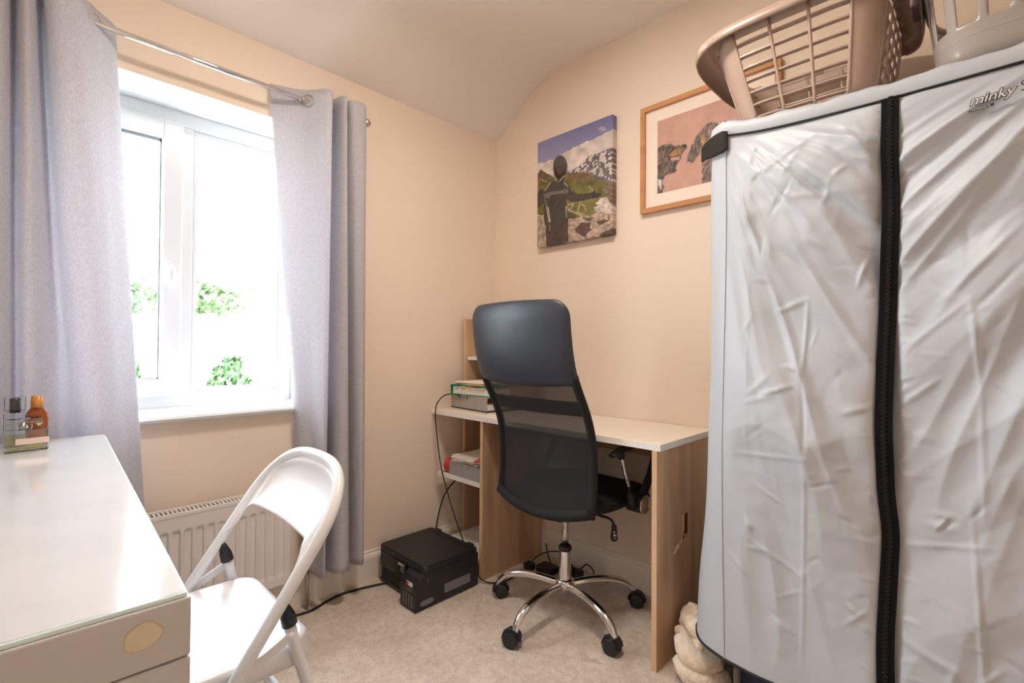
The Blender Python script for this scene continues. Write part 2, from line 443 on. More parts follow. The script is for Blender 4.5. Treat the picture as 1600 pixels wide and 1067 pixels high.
def skirting(name, along):
    prof = [(0.0, 0.0), (0.016, 0.0), (0.016, 0.098), (0.012, 0.112), (0.007, 0.118), (0.006, 0.128), (0.0, 0.13)]
    b = MB()
    if along == 'Y': b.prism([(-d, z) for d, z in prof], YB, -0.0, M['gloss_white'], axis='Y')
    elif along == 'X': b.prism([(-d, z) for d, z in prof], XL, -0.0, M['gloss_white'], axis='X')
    elif along == 'L': b.prism([(XL+d, z) for d, z in prof], YB, 0.0, M['gloss_white'], axis='Y')
    struct(b, name, fix=True)
skirting('baseboard_right', 'Y'); skirting('baseboard_window', 'X'); skirting('baseboard_left', 'L')

# ---- window
FY = 0.205
win = struct(MB().box((WX0, FY-0.005, WZ0+0.02), (WX0+0.06, FY+0.06, WZ1), M['upvc'], 0.004)
    .box((WX1-0.055, FY-0.005, WZ0+0.02), (WX1, FY+0.06, WZ1), M['upvc'], 0.004)
    .box((WX0+0.058, FY-0.004, WZ1-0.06), (WX1-0.053, FY+0.059, WZ1), M['upvc'], 0.004)
    .box((WX0+0.058, FY-0.004, WZ0+0.02), (WX1-0.053, FY+0.059, WZ0+0.075), M['upvc'], 0.004)
    .box((-1.482, FY-0.003, WZ0+0.073), (-1.437, FY+0.058, WZ1-0.058), M['upvc'], 0.004), 'window_1')
sx0, sx1, sz0, sz1 = WX0+0.045, -1.476, 0.868, 1.90
sash = MB(); w = 0.062
for a, b, e in (((sx0+w-0.002, sz0), (sx1-w+0.002, sz0+w), 0.001), ((sx0+w-0.002, sz1-w), (sx1-w+0.002, sz1), 0.001), ((sx0, sz0), (sx0+w, sz1), 0), ((sx1-w, sz0), (sx1, sz1), 0)):
    sash.box((a[0], FY-0.028+e, a[1]), (b[0], FY+0.03-e, b[1]), M['upvc'], 0.005)
sash.build('opening_sash', win)
gk = MB()
for x0, x1, z0, z1 in ((sx0+w, sx1-w, sz0+w, sz1-w), (-1.437, WX1-0.055, WZ0+0.078, WZ1-0.062)):
    for a, b in (((x0, z0), (x1, z0+0.005)), ((x0, z1-0.012), (x1, z1)), ((x0, z0), (x0+0.005, z1)), ((x1-0.005, z0), (x1, z1))):
        gk.box((a[0], FY+0.012, a[1]), (b[0], FY+0.02, b[1]), M['gasket'])
gk.build('glazing_gasket', win)
bd = MB()
x0, x1, z0, z1 = -1.437, WX1-0.055, WZ0+0.075, WZ1-0.06
for a, b in (((x0+0.013, z0), (x1-0.013, z0+0.018)), ((x0+0.013, z1-0.018), (x1-0.013, z1)), ((x0, z0), (x0+0.014, z1)), ((x1-0.014, z0), (x1, z1))):
    bd.box((a[0], FY+0.001, a[1]), (b[0], FY+0.014, b[1]), M['upvc'], 0.003)
bd.build('glazing_bead', win)
for nm, (x0, x1, z0, z1) in (('glass_pane', (sx0+w-0.01, sx1-w+0.01, sz0+w-0.01, sz1-w+0.01)), ('glass_pane', (-1.445, WX1-0.05, WZ0+0.07, WZ1-0.055))):
    MB().add([(x0, FY+0.024, z0), (x1, FY+0.024, z0), (x1, FY+0.024, z1), (x0, FY+0.024, z1)], [(0, 1, 2, 3)], M['glass']).build(nm, win)
hd = MB().box((-1.526, FY-0.040, 1.31), (-1.506, FY-0.028, 1.37), M['upvc'], 0.004).cyl((-1.516, FY-0.04, 1.345), (-1.516, FY-0.062, 1.345), 0.008, M['white_metal'])
hd.tube([(-1.516, FY-0.060, 1.35), (-1.516, FY-0.066, 1.335), (-1.516, FY-0.064, 1.31), (-1.516, FY-0.062, 1.285)], [0.009, 0.010, 0.009, 0.006], M['upvc'])
hd.cyl((-1.516, FY-0.07, 1.345), (-1.516, FY-0.062, 1.345), 0.0045, M['steel'])
hd.build('handle', win)
sl = MB()
sp = [(FY, 0.822), (-0.028, 0.822), (-0.038, 0.817), (-0.043, 0.808), (-0.038, 0.799), (-0.028, 0.794), (FY, 0.794)]
sl.prism(sp, WX0-0.0, WX1+0.0, M['reveal'], axis='X'); sl.build('window_sill', win, fix=True)

# ================================================================== curtain rod and curtains
RY, RZ = -0.09, 2.027
rod = thing('curtain_rod', 'polished steel curtain rod running above the window', 'curtain rod', (-1.5, RY, RZ))
MB().cyl((-2.16, RY, RZ), (-0.868, RY, RZ), 0.0095, M['chrome'], n=16).build('pole', rod)
for sx in (-2.17, -0.862):
    MB().lathe([(0.003, -0.018), (0.010, -0.015), (0.015, -0.009), (0.0175, 0.0), (0.015, 0.009), (0.010, 0.015), (0.003, 0.018)], (sx, RY, RZ), M['steel'], axis='X', n=20).build('finial', rod)
for sx in (-2.13, -0.875):
    MB().cyl((sx, -0.001, RZ), (sx, RY, RZ), 0.007, M['steel']).lathe([(0.022, 0), (0.022, 0.006), (0.010, 0.010)], (sx, -0.011, RZ), M['steel'], axis='Y').lathe([(0.013, -0.006), (0.013, 0.006)], (sx, RY, RZ), M['steel'], axis='X').build('bracket', rod)

def curtain(label, top, bot, z_top, z_bot, eyelets, amp_noise, name='curtain', powr=1.0):
    nu, nv = 260, 70
    A = spline(top, nu); B = spline(bot, nu)
    ph = np.random.rand(6)*6
    def fn(u, v):
        i = min(int(round(u*(nu-1))), nu-1)
        t = v**powr
        p = A[i]*(1-t)+B[i]*t
        z = z_top*(1-v)+z_bot*v
        wob = amp_noise*v*(math.sin(u*23+ph[0]+v*4)+0.6*math.sin(u*41+ph[1]-v*5))
        dip = 0.0
        return (p[0]+wob*0.6, min(p[1]+wob, -0.012), z+dip)
    b = MB().grid(fn, nu, nv, M['curtain'])
    o = b.build(name)
    tag(o, label, 'curtain', 'pair of grey linen curtains')
    md = o.modifiers.new('thickness', 'SOLIDIFY'); md.thickness = 0.0025; md.offset = 0
    for (x, y, rx) in eyelets:
        ring = []
        for k in range(24):
            a = 2*PI*k/24
            ring.append((x+0.024*math.cos(a)*math.sin(rx), y+0.024*math.cos(a)*math.cos(rx), RZ+0.024*math.sin(a)))
        MB().tube(ring, 0.0042, M['steel'], n=8, closed=True).build('eyelet', o)
    return o
topR = [(-1.240, -0.030), (-1.215, -0.040), (-1.165, -0.058), (-1.125, -0.082), (-1.095, -0.120), (-1.068, -0.155), (-1.045, -0.150), (-1.038, -0.110), (-1.031, -0.035), (-1.021, -0.030), (-1.012, -0.100), (-1.000, -0.150), (-0.985, -0.150), (-0.977, -0.060), (-0.965, -0.130), (-0.945, -0.150), (-0.910, -0.150), (-0.888, -0.130), (-0.872, -0.080), (-0.868, -0.030)]
botR = [(-1.085, -0.040), (-1.083, -0.060), (-1.079, -0.085), (-1.075, -0.110), (-1.072, -0.140), (-1.062, -0.160), (-1.052, -0.140), (-1.046, -0.080), (-1.038, -0.035), (-1.029, -0.080), (-1.015, -0.140), (-0.990, -0.165), (-0.960, -0.160), (-0.945, -0.100), (-0.935, -0.045), (-0.920, -0.120), (-0.900, -0.150), (-0.880, -0.130), (-0.868, -0.080), (-0.862, -0.030)]
curtain('grey linen curtain on the right of the window, hanging beside the bare wall', topR, botR, RZ+0.045, 0.15, [(-1.118, -0.09, 2.356)], 0.004)
topL = [(-1.705, -0.025), (-1.718, -0.045), (-1.745, -0.075), (-1.775, -0.110), (-1.815, -0.150), (-1.848, -0.155), (-1.868, -0.130), (-1.872, -0.080), (-1.878, -0.060), (-1.888, -0.110), (-1.905, -0.150), (-1.920, -0.130), (-1.926, -0.070), (-1.936, -0.110), (-1.955, -0.155), (-1.985, -0.160), (-2.000, -0.100), (-2.015, -0.060), (-2.04, -0.130), (-2.08, -0.150), (-2.11, -0.060), (-2.13, -0.03)]
botL = [(-1.606, -0.040), (-1.618, -0.055), (-1.638, -0.085), (-1.660, -0.120), (-1.690, -0.135), (-1.720, -0.110), (-1.740, -0.080), (-1.760, -0.055), (-1.790, -0.060), (-1.830, -0.080), (-1.860, -0.120), (-1.880, -0.140), (-1.900, -0.100), (-1.920, -0.110), (-1.945, -0.150), (-1.985, -0.155), (-2.010, -0.100), (-2.025, -0.060), (-2.05, -0.130), (-2.08, -0.150), (-2.11, -0.060), (-2.13, -0.03)]
botL = [(x+0.004*(k == 0), -0.117-(abs(y)-0.03)*0.42) for k, (x, y) in enumerate(botL)]    # hangs in front of the radiator
curtain('grey linen curtain on the left of the window, behind the white dressing table', topL, botL, RZ+0.045, 0.15, [(-1.758, -0.09, 0.75), (-1.985, -0.09, 2.3)], 0.004)

# ================================================================== radiator
rx0, rx1, rz0, rz1 = -2.02, -1.165, 0.155, 0.505
rad = thing('radiator', 'white ribbed panel radiator on the wall below the window', 'radiator', ((rx0+rx1)/2, -0.07, rz0))
def radf(u, v):
    x = rx0+u*(rx1-rx0); z = rz0+v*(rz1-rz0-0.012)
    per = 0.0333; t = ((x-rx0) % per)/per
    env = min(1, max(0, (v-0.09)/0.04))*min(1, max(0, (0.86-v)/0.03))
    g = 0.009*env*max(0, min(1, (abs(t-0.5)-0.24)/0.12))
    e = min(u*(rx1-rx0), (1-u)*(rx1-rx0))
    rnd = 0.010*(1-min(1, e/0.010))**2
    return (x, -0.103+ (0.009*env-g) + rnd, z)
MB().grid(radf, 340, 60, M['radiator']).box((rx0, -0.096, rz0), (rx1, -0.090, rz1-0.012), M['radiator']).build('panel', rad)
MB().box((rx0+0.01, -0.040, rz0), (rx1-0.01, -0.034, rz1-0.012), M['radiator']).build('back_panel', rad)
gr = MB()
gr.box((rx0, -0.105, rz1-0.014), (rx1, -0.095, rz1), M['radiator'], 0.002).box((rx0, -0.042, rz1-0.014), (rx1, -0.034, rz1), M['radiator'], 0.002)
gr.box((rx0, -0.096, rz1-0.022), (rx1, -0.04, rz1-0.018), M['dark'])
k = rx0
while k < rx1:
    gr.box((k, -0.097, rz1-0.010), (k+0.0065, -0.04, rz1-0.004), M['radiator']); k += 0.0125
gr.build('top_grille', rad)
for x in (rx0-0.002, rx1+0.0):
    MB().box((x-0.002, -0.104, rz0), (x+0.002, -0.034, rz1-0.002), M['radiator'], 0.001).build('side_panel', rad)
for x in (rx1-0.10, rx0+0.07): MB().box((x, -0.036, 0.25), (x+0.03, -0.001, 0.45), M['radiator']).build('wall_bracket', rad)
pp = MB().cyl((-1.085, -0.055, 0.0), (-1.085, -0.055, 0.175), 0.0075, M['copper_pipe']).tube([(-1.085, -0.055, 0.168), (-1.11, -0.06, 0.172), (-1.16, -0.066, 0.172), (-1.18, -0.066, 0.172)], 0.009, M['steel'])
pp.lathe([(0.012, 0), (0.012, 0.03), (0.016, 0.03), (0.016, 0.045), (0.011, 0.05)], (-1.085, -0.055, 0.15), M['steel'])
pp.build('feed_pipe', rad)

# ================================================================== dressing table (lower left)
TA = math.radians(-2.42); TO = Vector((-1.780, -1.408, 0))
tm = Matrix.Translation(TO) @ Matrix.Rotation(TA, 4, 'Z')     # local: x to the left is negative, y towards window
TW, TL_, TH = 0.41, 1.215, 0.796
dt = thing('dressing_table', 'white dressing table with a glass top in the lower left, pushed against the left wall', 'dressing table', tuple(tm @ Vector((-TW/2, TL_/2, 0))))
MB().box((-TW, 0, TH-0.060), (0, TL_, TH), M['white_lacquer'], 0.002, mtx=tm).build('table_top', dt)
gt = MB().box((-TW+0.002, 0.003, TH), (-0.003, TL_-0.003, TH+0.005), M['glass_edge'], 0.0012, mtx=tm)
gt.add([tm @ Vector(p) for p in ((-TW+0.004, 0.006, TH+0.0053), (-0.005, 0.006, TH+0.0053), (-0.005, TL_-0.005, TH+0.0053), (-TW+0.004, TL_-0.005, TH+0.0053))], [(0, 1, 2, 3)], M['table_glass_top'])
g = gt.build('glass_sheet', dt); g['label'] = 'glass sheet with pale blue green edge'
for y0, y1 in ((0.0, 0.05), (TL_-0.05, TL_)):
    MB().box((-TW, y0, 0), (-0.0, y1, TH-0.0618), M['white_lacquer'], 0.002, mtx=tm).build('leg_panel', dt)
dr = MB().box((-0.016, 0.052, TH-0.18), (0.0, TL_-0.052, TH-0.0625), M['white_lacquer'], 0.0015, mtx=tm).box((-TW+0.02, 0.06, TH-0.17), (-0.02, TL_-0.06, TH-0.065), M['white_lacquer'], mtx=tm)
dr.build('drawer', dt)
MB().box((-TW, 0.05, 0.10), (-TW+0.016, TL_-0.05, TH-0.06), M['white_lacquer'], mtx=tm).build('back_panel', dt)
def blob(scale, cx, cz):
    pts = []
    prof = [1.0, 0.98, 1.02, 1.05, 1.0, 0.93, 0.98, 1.06, 1.0, 0.92, 0.86, 0.98]
    N = 60
    for k in range(N):
        a = 2*PI*k/N; t = a/(2*PI)*len(prof); i = int(t); fr = t-i
        r = prof[i % 12]*(1-fr)+prof[(i+1) % 12]*fr + 0.04*math.sin(5*a+1)
        pts.append((cx+0.0165*scale*r*math.cos(a), cz+0.0145*scale*r*math.sin(a)))
    return pts
MB().prism(blob(1.0, -0.040, TH-0.026), -0.0006, 0.0, M['stain_edge'], axis='Y', mtx=tm).prism(blob(0.9, -0.040, TH-0.026), -0.0009, 0.0, M['stain'], axis='Y', mtx=tm).build('stain_mark', dt)['label'] = 'beige stain of peeled finish'

# ---- bottles on the dressing table
TZ = TH+0.0053
pf = thing('perfume_bottle', 'square clear glass perfume bottle with a pink label, front of the dressing table bottles', 'bottle', (-1.893, -0.350, TZ))
pr = Matrix.Translation((-1.893, -0.350, TZ)) @ Matrix.Rotation(math.radians(8), 4, 'Z')
MB().box((-0.038, -0.016, 0.0), (0.038, 0.016, 0.052), M['bottle_glass'], 0.003, mtx=pr).build('glass_body', pf)
MB().box((-0.032, -0.011, 0.006), (0.032, 0.011, 0.016), M['olive_liquid'], 0.002, mtx=pr).build('perfume', pf)
MB().box((-0.020, -0.0172, 0.018), (0.0385, -0.0161, 0.032), M['perfume_label'], 0.0003, mtx=pr).build('label_band', pf)
MB().lathe([(0.008, 0), (0.008, 0.008), (0.005, 0.009), (0.005, 0.016), (0.003, 0.017)], (-1.898, -0.350, TZ+0.052), M['steel']).build('sprayer', pf)
cpb = MB().box((-0.040, -0.014, 0.066), (0.026, 0.014, 0.078), M['bottle_glass'], 0.002, mtx=pr).box((-0.012, -0.010, 0.052), (0.010, 0.010, 0.066), M['bottle_glass'], 0.002, mtx=pr)
cpb.build('cap', pf)
p2 = thing('scent_bottle', 'taller clear scent bottle with a dark square cap, behind the pink labelled one', 'bottle', (-1.910, -0.268, TZ))
MB().box((-1.932, -0.282, TZ), (-1.890, -0.254, TZ+0.086), M['bottle_glass'], 0.003).build('glass_body', p2)
MB().box((-1.929, -0.279, TZ+0.004), (-1.893, -0.257, TZ+0.03), M['olive_liquid'], 0.002).build('perfume', p2)
MB().box((-1.931, -0.285, TZ+0.090), (-1.893, -0.251, TZ+0.126), M['bottle_glass'], 0.003).build('cap', p2)
MB().lathe([(0.010, 0), (0.010, 0.034), (0.006, 0.036)], (-1.912, -0.268, TZ+0.0865), M['dark_liquid']).build('sprayer', p2)
am = thing('oil_bottle', 'amber bottle with an orange cap, standing by the left curtain', 'bottle', (-1.872, -0.228, TZ))
MB().lathe([(0.017, 0), (0.019, 0.003), (0.021, 0.03), (0.0225, 0.062), (0.022, 0.074), (0.016, 0.086), (0.0115, 0.091), (0.010, 0.094)], (-1.872, -0.228, TZ), M['amber'], sy=0.62, power=2.6).build('body', am)
MB().lathe([(0.0125, 0), (0.0125, 0.018), (0.0115, 0.019), (0.0115, 0.030), (0.009, 0.031)], (-1.872, -0.228, TZ+0.0915), M['amber_cap']).build('cap', am)
em = MB().prism([(-1.868+0.006*math.cos(a)*(1+0.3*math.sin(3*a)), TZ+0.052+0.006*math.sin(a)) for a in [2*PI*k/20 for k in range(20)]], -0.2435, -0.2420, M['cream_ink'], axis='Y'); em.build('emblem', am)
text('lettering', 'SUN', 0.011, (-1.886, -0.2432, TZ+0.064), (1, 0, 0), (0, 0, 1), M['dark_liquid'], am, extrude=0.0004)

# ================================================================== folding chair
fc = thing('folding_chair', 'white metal folding chair drawn up to the white dressing table', 'chair', (-1.60, -0.79, 0))
CY = -0.79; sl_ = 0.70
def bx(z): return -1.605+sl_*(z-0.45)
hw = 0.213
path = []
for z in (0.012, 0.2, 0.4, 0.55): path.append((bx(z), CY-hw, z))
R_ = 0.15; zc = 0.64
def bp(y, z): return (bx(z), y, z)
arc_n = 14
# rounded top of the hoop, in the plane of the back
topz = 0.782; ry = hw; rz = topz-zc
for k in range(1, 2*arc_n):
    a = PI-PI*k/(2*arc_n); c, q = math.cos(a), math.sin(a)
    path.append(bp(CY+ry*math.copysign(abs(c)**0.72, c), zc+rz*abs(q)**0.85))
for z in (0.55, 0.4, 0.2, 0.012): path.append((bx(z), CY+hw, z))
path.insert(4, bp(CY-hw, zc)); path.insert(len(path)-4, bp(CY+hw, zc))
MB().tube(spline(path, 120), 0.0125, M['white_metal'], n=14, flat=1.0).build('hoop_frame', fc)
# curved sheet back inside the hoop
def bk(u, v):
    s = -1+2*u
    yw = hw-0.004
    c = max(-1, min(1, s)); 
    zt = zc+(rz-0.006)*max(0.0, 1-abs(c)**(2/0.72))**(0.85/2) if abs(c) < 1 else zc
    tq = min(1.0, max(0.0, (abs(c)-0.76)/0.15)); zl = 0.648-0.066*(1-math.sqrt(1-tq*tq))-0.012*c*c
    z = zl+(zt-zl)*v
    dish = -0.022*0 + 0.020*(1-c*c)*(1-abs(2*v-1)**2)
    p = bp(CY+yw*c, z)
    ed = max(abs(c), (v-0.30)/0.70 if v > 0.3 else 0); rg_ = 0.0045*math.exp(-((ed-0.84)/0.05)**2)
    return (p[0]+dish-rg_, p[1], p[2]-dish*0.5+rg_*0.6)
MB().grid(bk, 161, 24, M['white_metal']).build('backrest', fc, solid=0.0035)
# seat: pressed sheet with a rolled edge
def rr_pt(t, w, d, r):
    P = rrect(d, w, r, 8); n = len(P); f = t*n; i = int(f) % n; fr = f-int(f)
    a, b = P[i], P[(i+1) % n]; return (a[0]*(1-fr)+b[0]*fr, a[1]*(1-fr)+b[1]*fr)
st = MB(); prof = [(0.0, -0.006), (0.5, -0.006), (0.85, -0.003), (0.93, 0.002), (0.97, 0.002), (0.995, -0.003), (1.0, -0.012), (1.0, -0.044), (0.985, -0.045), (0.98, -0.012)]
NS = 80
vs = []; fs = []
for (s_, h) in prof:
    for k in range(NS):
        x, y = rr_pt(k/NS, 0.394, 0.40, 0.050); vs.append((-1.660+x*max(s_, 0.001), CY+y*max(s_, 0.001), 0.446+h))
for i in range(len(prof)-1):
    for k in range(NS):
        l = (k+1) % NS; fs.append((i*NS+k, i*NS+l, (i+1)*NS+l, (i+1)*NS+k))
st.add(vs, fs, M['white_metal'], True); st.build('seat', fc)
for s in (-1, 1):
    y = CY+s*0.206
    MB().tube([(-1.524, y, 0.515), (-1.505, y, 0.44), (-1.44, y, 0.22), (-1.375, y, 0.012)], 0.0115, M['white_metal'], n=14).build('rear_leg', fc)
    yy = CY+s*0.207
    MB().tube([(-1.531, yy, 0.543), (-1.528, yy, 0.532), (-1.523, yy, 0.515), (-1.5185, yy, 0.496)], [0.006, 0.010, 0.0142, 0.0150], M['black_rubber'], n=14).build('joint_cap', fc)
    a, b = Vector((-1.521, 0, 0.479)), Vector((-1.612, 0, 0.436)); dv = (b-a).normalized(); pv_ = Vector((-dv.z, 0, dv.x)); pl_ = []
    for q, sg in ((a, -1), (b, 1)):
        for i in range(9):
            t = -PI/2+PI*i/8; w_ = q+dv*sg*math.cos(t)*0.009+pv_*sg*math.sin(t)*0.009; pl_.append((w_.x, w_.z))
    MB().prism(pl_, CY+s*0.2175, CY+s*0.2215, M['white_metal'], axis='Y').build('brace', fc, fix=True)
    a.y = b.y = CY+s*0.2195
    for q in (a, b):
        MB().lathe([(0.0065, -0.012), (0.0065, 0.004), (0.004, 0.006)] if s > 0 else [(0.004, -0.006), (0.0065, -0.004), (0.0065, 0.012)], tuple(q), M['white_metal'], axis='Y', n=16).build('bolt', fc)
MB().cyl((-1.84, CY-hw, 0.11), (-1.84, CY+hw, 0.11), 0.007, M['white_metal']).build('stretcher', fc)
MB().cyl((-1.425, CY-0.206, 0.17), (-1.425, CY+0.206, 0.17), 0.007, M['white_metal']).build('stretcher', fc)
for x in (-1.915, -1.372):
    for s in (-1, 1):
        MB().cyl((x, CY+s*(hw if x < -1.5 else 0.206), 0.0), (x+0.008, CY+s*(hw if x < -1.5 else 0.206), 0.025), 0.015, M['white_print']).build('foot_cap', fc)

# ================================================================== desk
DX0, DY0, DY1, DT = -0.438, -1.246, -0.004, 0.742
dk = thing('computer_desk', 'oak and white computer desk with an end shelf tower against the right wall', 'desk', (-0.22, -0.62, 0))
dtop = MB().box((DX0, DY0, DT-0.022), (-0.004, DY1, DT), M['desk_white'], 0.0012)
dtop.build('desk_top', dk)
MB().box((DX0-0.0012, DY0-0.0012, DT-0.022), (DX0+0.0002, DY1, DT-0.0005), M['desk_edge']).box((DX0, DY0-0.0012, DT-0.022), (-0.004, DY0+0.0002, DT-0.0005), M['desk_edge']).build('edge_band', dk)
# right hand side panel with the damaged hole on its outer face
px0, px1, py0, py1 = -0.444, -0.010, -1.238, -1.220
pb = MB()
hx = [px0, -0.262, -0.214, px1]; hz = [0, 0.392, 0.468, DT-0.0225]
for i in range(3):
    for j in range(3):
        if i == 1 and j == 1: continue
        pb.add([(hx[i], py0, hz[j]), (hx[i+1], py0, hz[j]), (hx[i+1], py0, hz[j+1]), (hx[i], py0, hz[j+1])], [(0, 1, 2, 3)], M['oak'])
a, b, c, d = hx[1], hx[2], hz[1], hz[2]; dp = py0+0.010
pb.add([(a, py0, c), (b, py0, c), (b, py0, d), (a, py0, d), (a, dp, c), (b, dp, c), (b, dp, d), (a, dp, d)], [(0, 1, 5, 4), (1, 2, 6, 5), (2, 3, 7, 6), (3, 0, 4, 7), (4, 5, 6, 7)], M['chipboard'])
pb.add([(px0, py1, 0), (px1, py1, 0), (px1, py1, hz[3]), (px0, py1, hz[3])], [(0, 1, 2, 3)], M['oak'])
pb.add([(px0, py0, 0), (px0, py1, 0), (px0, py1, hz[3]), (px0, py0, hz[3]), (px1, py0, 0), (px1, py1, 0), (px1, py1, hz[3]), (px1, py0, hz[3])], [(0, 1, 2, 3), (4, 5, 6, 7), (0, 1, 5, 4), (3, 2, 6, 7)], M['oak_edge'])
sp_ = pb.build('side_panel', dk); sp_['label'] = 'side panel with a torn hole'
tp = MB().box((-0.261, py0+0.0005, 0.393), (-0.236, py0+0.009, 0.467), M['oak_edge'])
rg = [(-0.236, 0.466), (-0.230, 0.467), (-0.215, 0.466), (-0.216, 0.45), (-0.214, 0.43), (-0.218, 0.41), (-0.214, 0.394), (-0.224, 0.392), (-0.233, 0.398), (-0.237, 0.41), (-0.232, 0.425), (-0.238, 0.44), (-0.233, 0.455)]
tp.prism(rg, py0+0.0015, py0+0.0085, M['dark_chip'], axis='Y')
for q in range(14):
    x = -0.235-0.078*q/13; z = 0.402-0.052*q/13+random.uniform(-0.006, 0.006); r = random.uniform(0.003, 0.009)
    tp.prism([(x+r*math.cos(t)*random.uniform(.6, 1.2), z+0.7*r*math.sin(t)*random.uniform(.6, 1.2)) for t in [2*PI*k/7 for k in range(7)]], py0-random.uniform(0.001, 0.003), py0, M['torn_paper'] if q > 3 else M['chipboard'], axis='Y')
tp.build('torn_edge', sp_)
MB().box((-0.432, -0.380, 0), (-0.02, -0.363, DT-0.0225), M['oak'], 0.0008).box((-0.4335, -0.380, 0), (-0.4318, -0.363, DT-0.0225), M['oak_edge']).build('middle_panel', dk)
MB().box((-0.034, -1.219, 0.600), (-0.018, -0.381, DT-0.0225), M['oak_y'], 0.0008).build('back_rail', dk)
MB().box((-0.255, -0.046, 0), (-0.018, -0.030, DT-0.0225), M['oak'], 0.0008).box((-0.2565, -0.046, 0), (-0.2548, -0.030, DT-0.0225), M['oak_edge']).build('outer_panel', dk)
MB().box((-0.255, -0.046, DT+0.0005), (-0.018, -0.030, 1.205), M['oak'], 0.0008).box((-0.2565, -0.046, DT+0.0005), (-0.2548, -0.030, 1.205), M['oak_edge']).build('tower_panel', dk)
MB().box((-0.255, -0.380, DT+0.0005), (-0.018, -0.364, 1.205), M['oak'], 0.0008).box((-0.2565, -0.380, DT+0.0005), (-0.2548, -0.364, 1.205), M['oak_edge']).build('tower_panel', dk)
MB().box((-0.240, -0.363, 0.988), (-0.018, -0.047, 1.006), M['desk_edge'], 0.0008).build('shelf', dk)
MB().prism([(-0.437, -0.362), (-0.437, -0.052), (-0.43, -0.046), (-0.258, -0.046), (-0.258, -0.047), (-0.02, -0.047), (-0.02, -0.362)], 0.418, 0.436, M['desk_edge']).build('shelf', dk)
MB().box((-0.432, -0.362, 0.075), (-0.02, -0.047, 0.093), M['desk_edge'], 0.0008).build('shelf', dk)

# ---- things on the desk's left end
RB = Matrix.Translation((-0.30, -0.22, 0)) @ Matrix.Rotation(math.radians(-4), 4, 'Z') @ Matrix.Translation((0.30, 0.22, 0))
z0 = DT
nb = tag(MB().box((-0.395, -0.385, z0), (-0.12, -0.10, z0+0.014), M['paper'], mtx=RB).box((-0.398, -0.388, z0+0.0142), (-0.118, -0.098, z0+0.017), M['black_plastic'], 0.0005, mtx=RB).build('paper_pad'), 'flat white paper pad with a dark cover at the bottom of the desk stack', 'paper pad')
la = thing('lever_arch_file', 'grey lever arch file lying under the green ring binder', 'file', (-0.26, -0.24, z0+0.0172))
z1 = z0+0.0172
MB().box((-0.392, -0.380, z1), (-0.11, -0.378+0.285, z1+0.003), M['black_plastic'], 0.0006, mtx=RB).box((-0.392, -0.380, z1+0.062), (-0.11, -0.093, z1+0.065), M['manila'], 0.0006, mtx=RB).box((-0.392, -0.380, z1), (-0.389, -0.093, z1+0.065), M['grey_file'], 0.0006, mtx=RB).build('cover', la)
for (yy, r) in ((-0.17, 0.004), (-0.20, 0.003), (-0.225, 0.005)): MB().lathe([(r, -0.0006), (r, 0.0)], (-0.395, yy, z1+0.052), M['dark'], axis='X').build('spine_hole', la)
MB().box((-0.385, -0.370, z1+0.0032), (-0.12, -0.10, z1+0.030), M['paper'], mtx=RB).build('paper', la)
gb = thing('ring_binder', 'green ring binder full of paper, on top of the desk stack', 'binder', (-0.26, -0.24, z1+0.0655))
z2 = z1+0.0655
R2 = Matrix.Translation((-0.28, -0.23, 0)) @ Matrix.Rotation(math.radians(4), 4, 'Z') @ Matrix.Translation((0.28, 0.23, 0))
MB().box((-0.400, -0.385, z2), (-0.13, -0.105, z2+0.003), M['green'], 0.0006, mtx=R2).box((-0.400, -0.108, z2), (-0.13, -0.105, z2+0.048), M['green'], 0.0006, mtx=R2).build('cover', gb)
MB().box((-0.400, -0.385, z2+0.045), (-0.13, -0.105, z2+0.048), M['green'], 0.0006, mtx=R2 ).build('cover_flap', gb)
MB().box((-0.394, -0.380, z2+0.004), (-0.135, -0.118, z2+0.040), M['paper'], mtx=R2).build('paper', gb)
for i, mm in enumerate(('yellow', 'blue', 'pink', 'yellow', 'blue')):
    MB().box((-0.404, -0.345+0.045*i, z2+0.0405), (-0.38, -0.315+0.045*i, z2+0.0418+0.0004*i), M[mm], mtx=R2).build('divider_tab', gb)
ls = MB(); z3 = z2+0.0482
for i in range(7):
    ang = math.radians(random.uniform(-10, 10)); Rm = Matrix.Translation((-0.27, -0.235, 0)) @ Matrix.Rotation(ang, 4, 'Z')
    ls.box((-0.125, -0.11, z3+i*0.0021), (0.10, 0.11, z3+i*0.0021+0.0018), M['paper' if i % 3 else 'pink' if i == 3 else 'yellow' if i == 0 else 'paper'], mtx=Rm)
tag(ls.build('loose_papers'), 'loose pale papers lying on top of the green ring binder', 'papers')

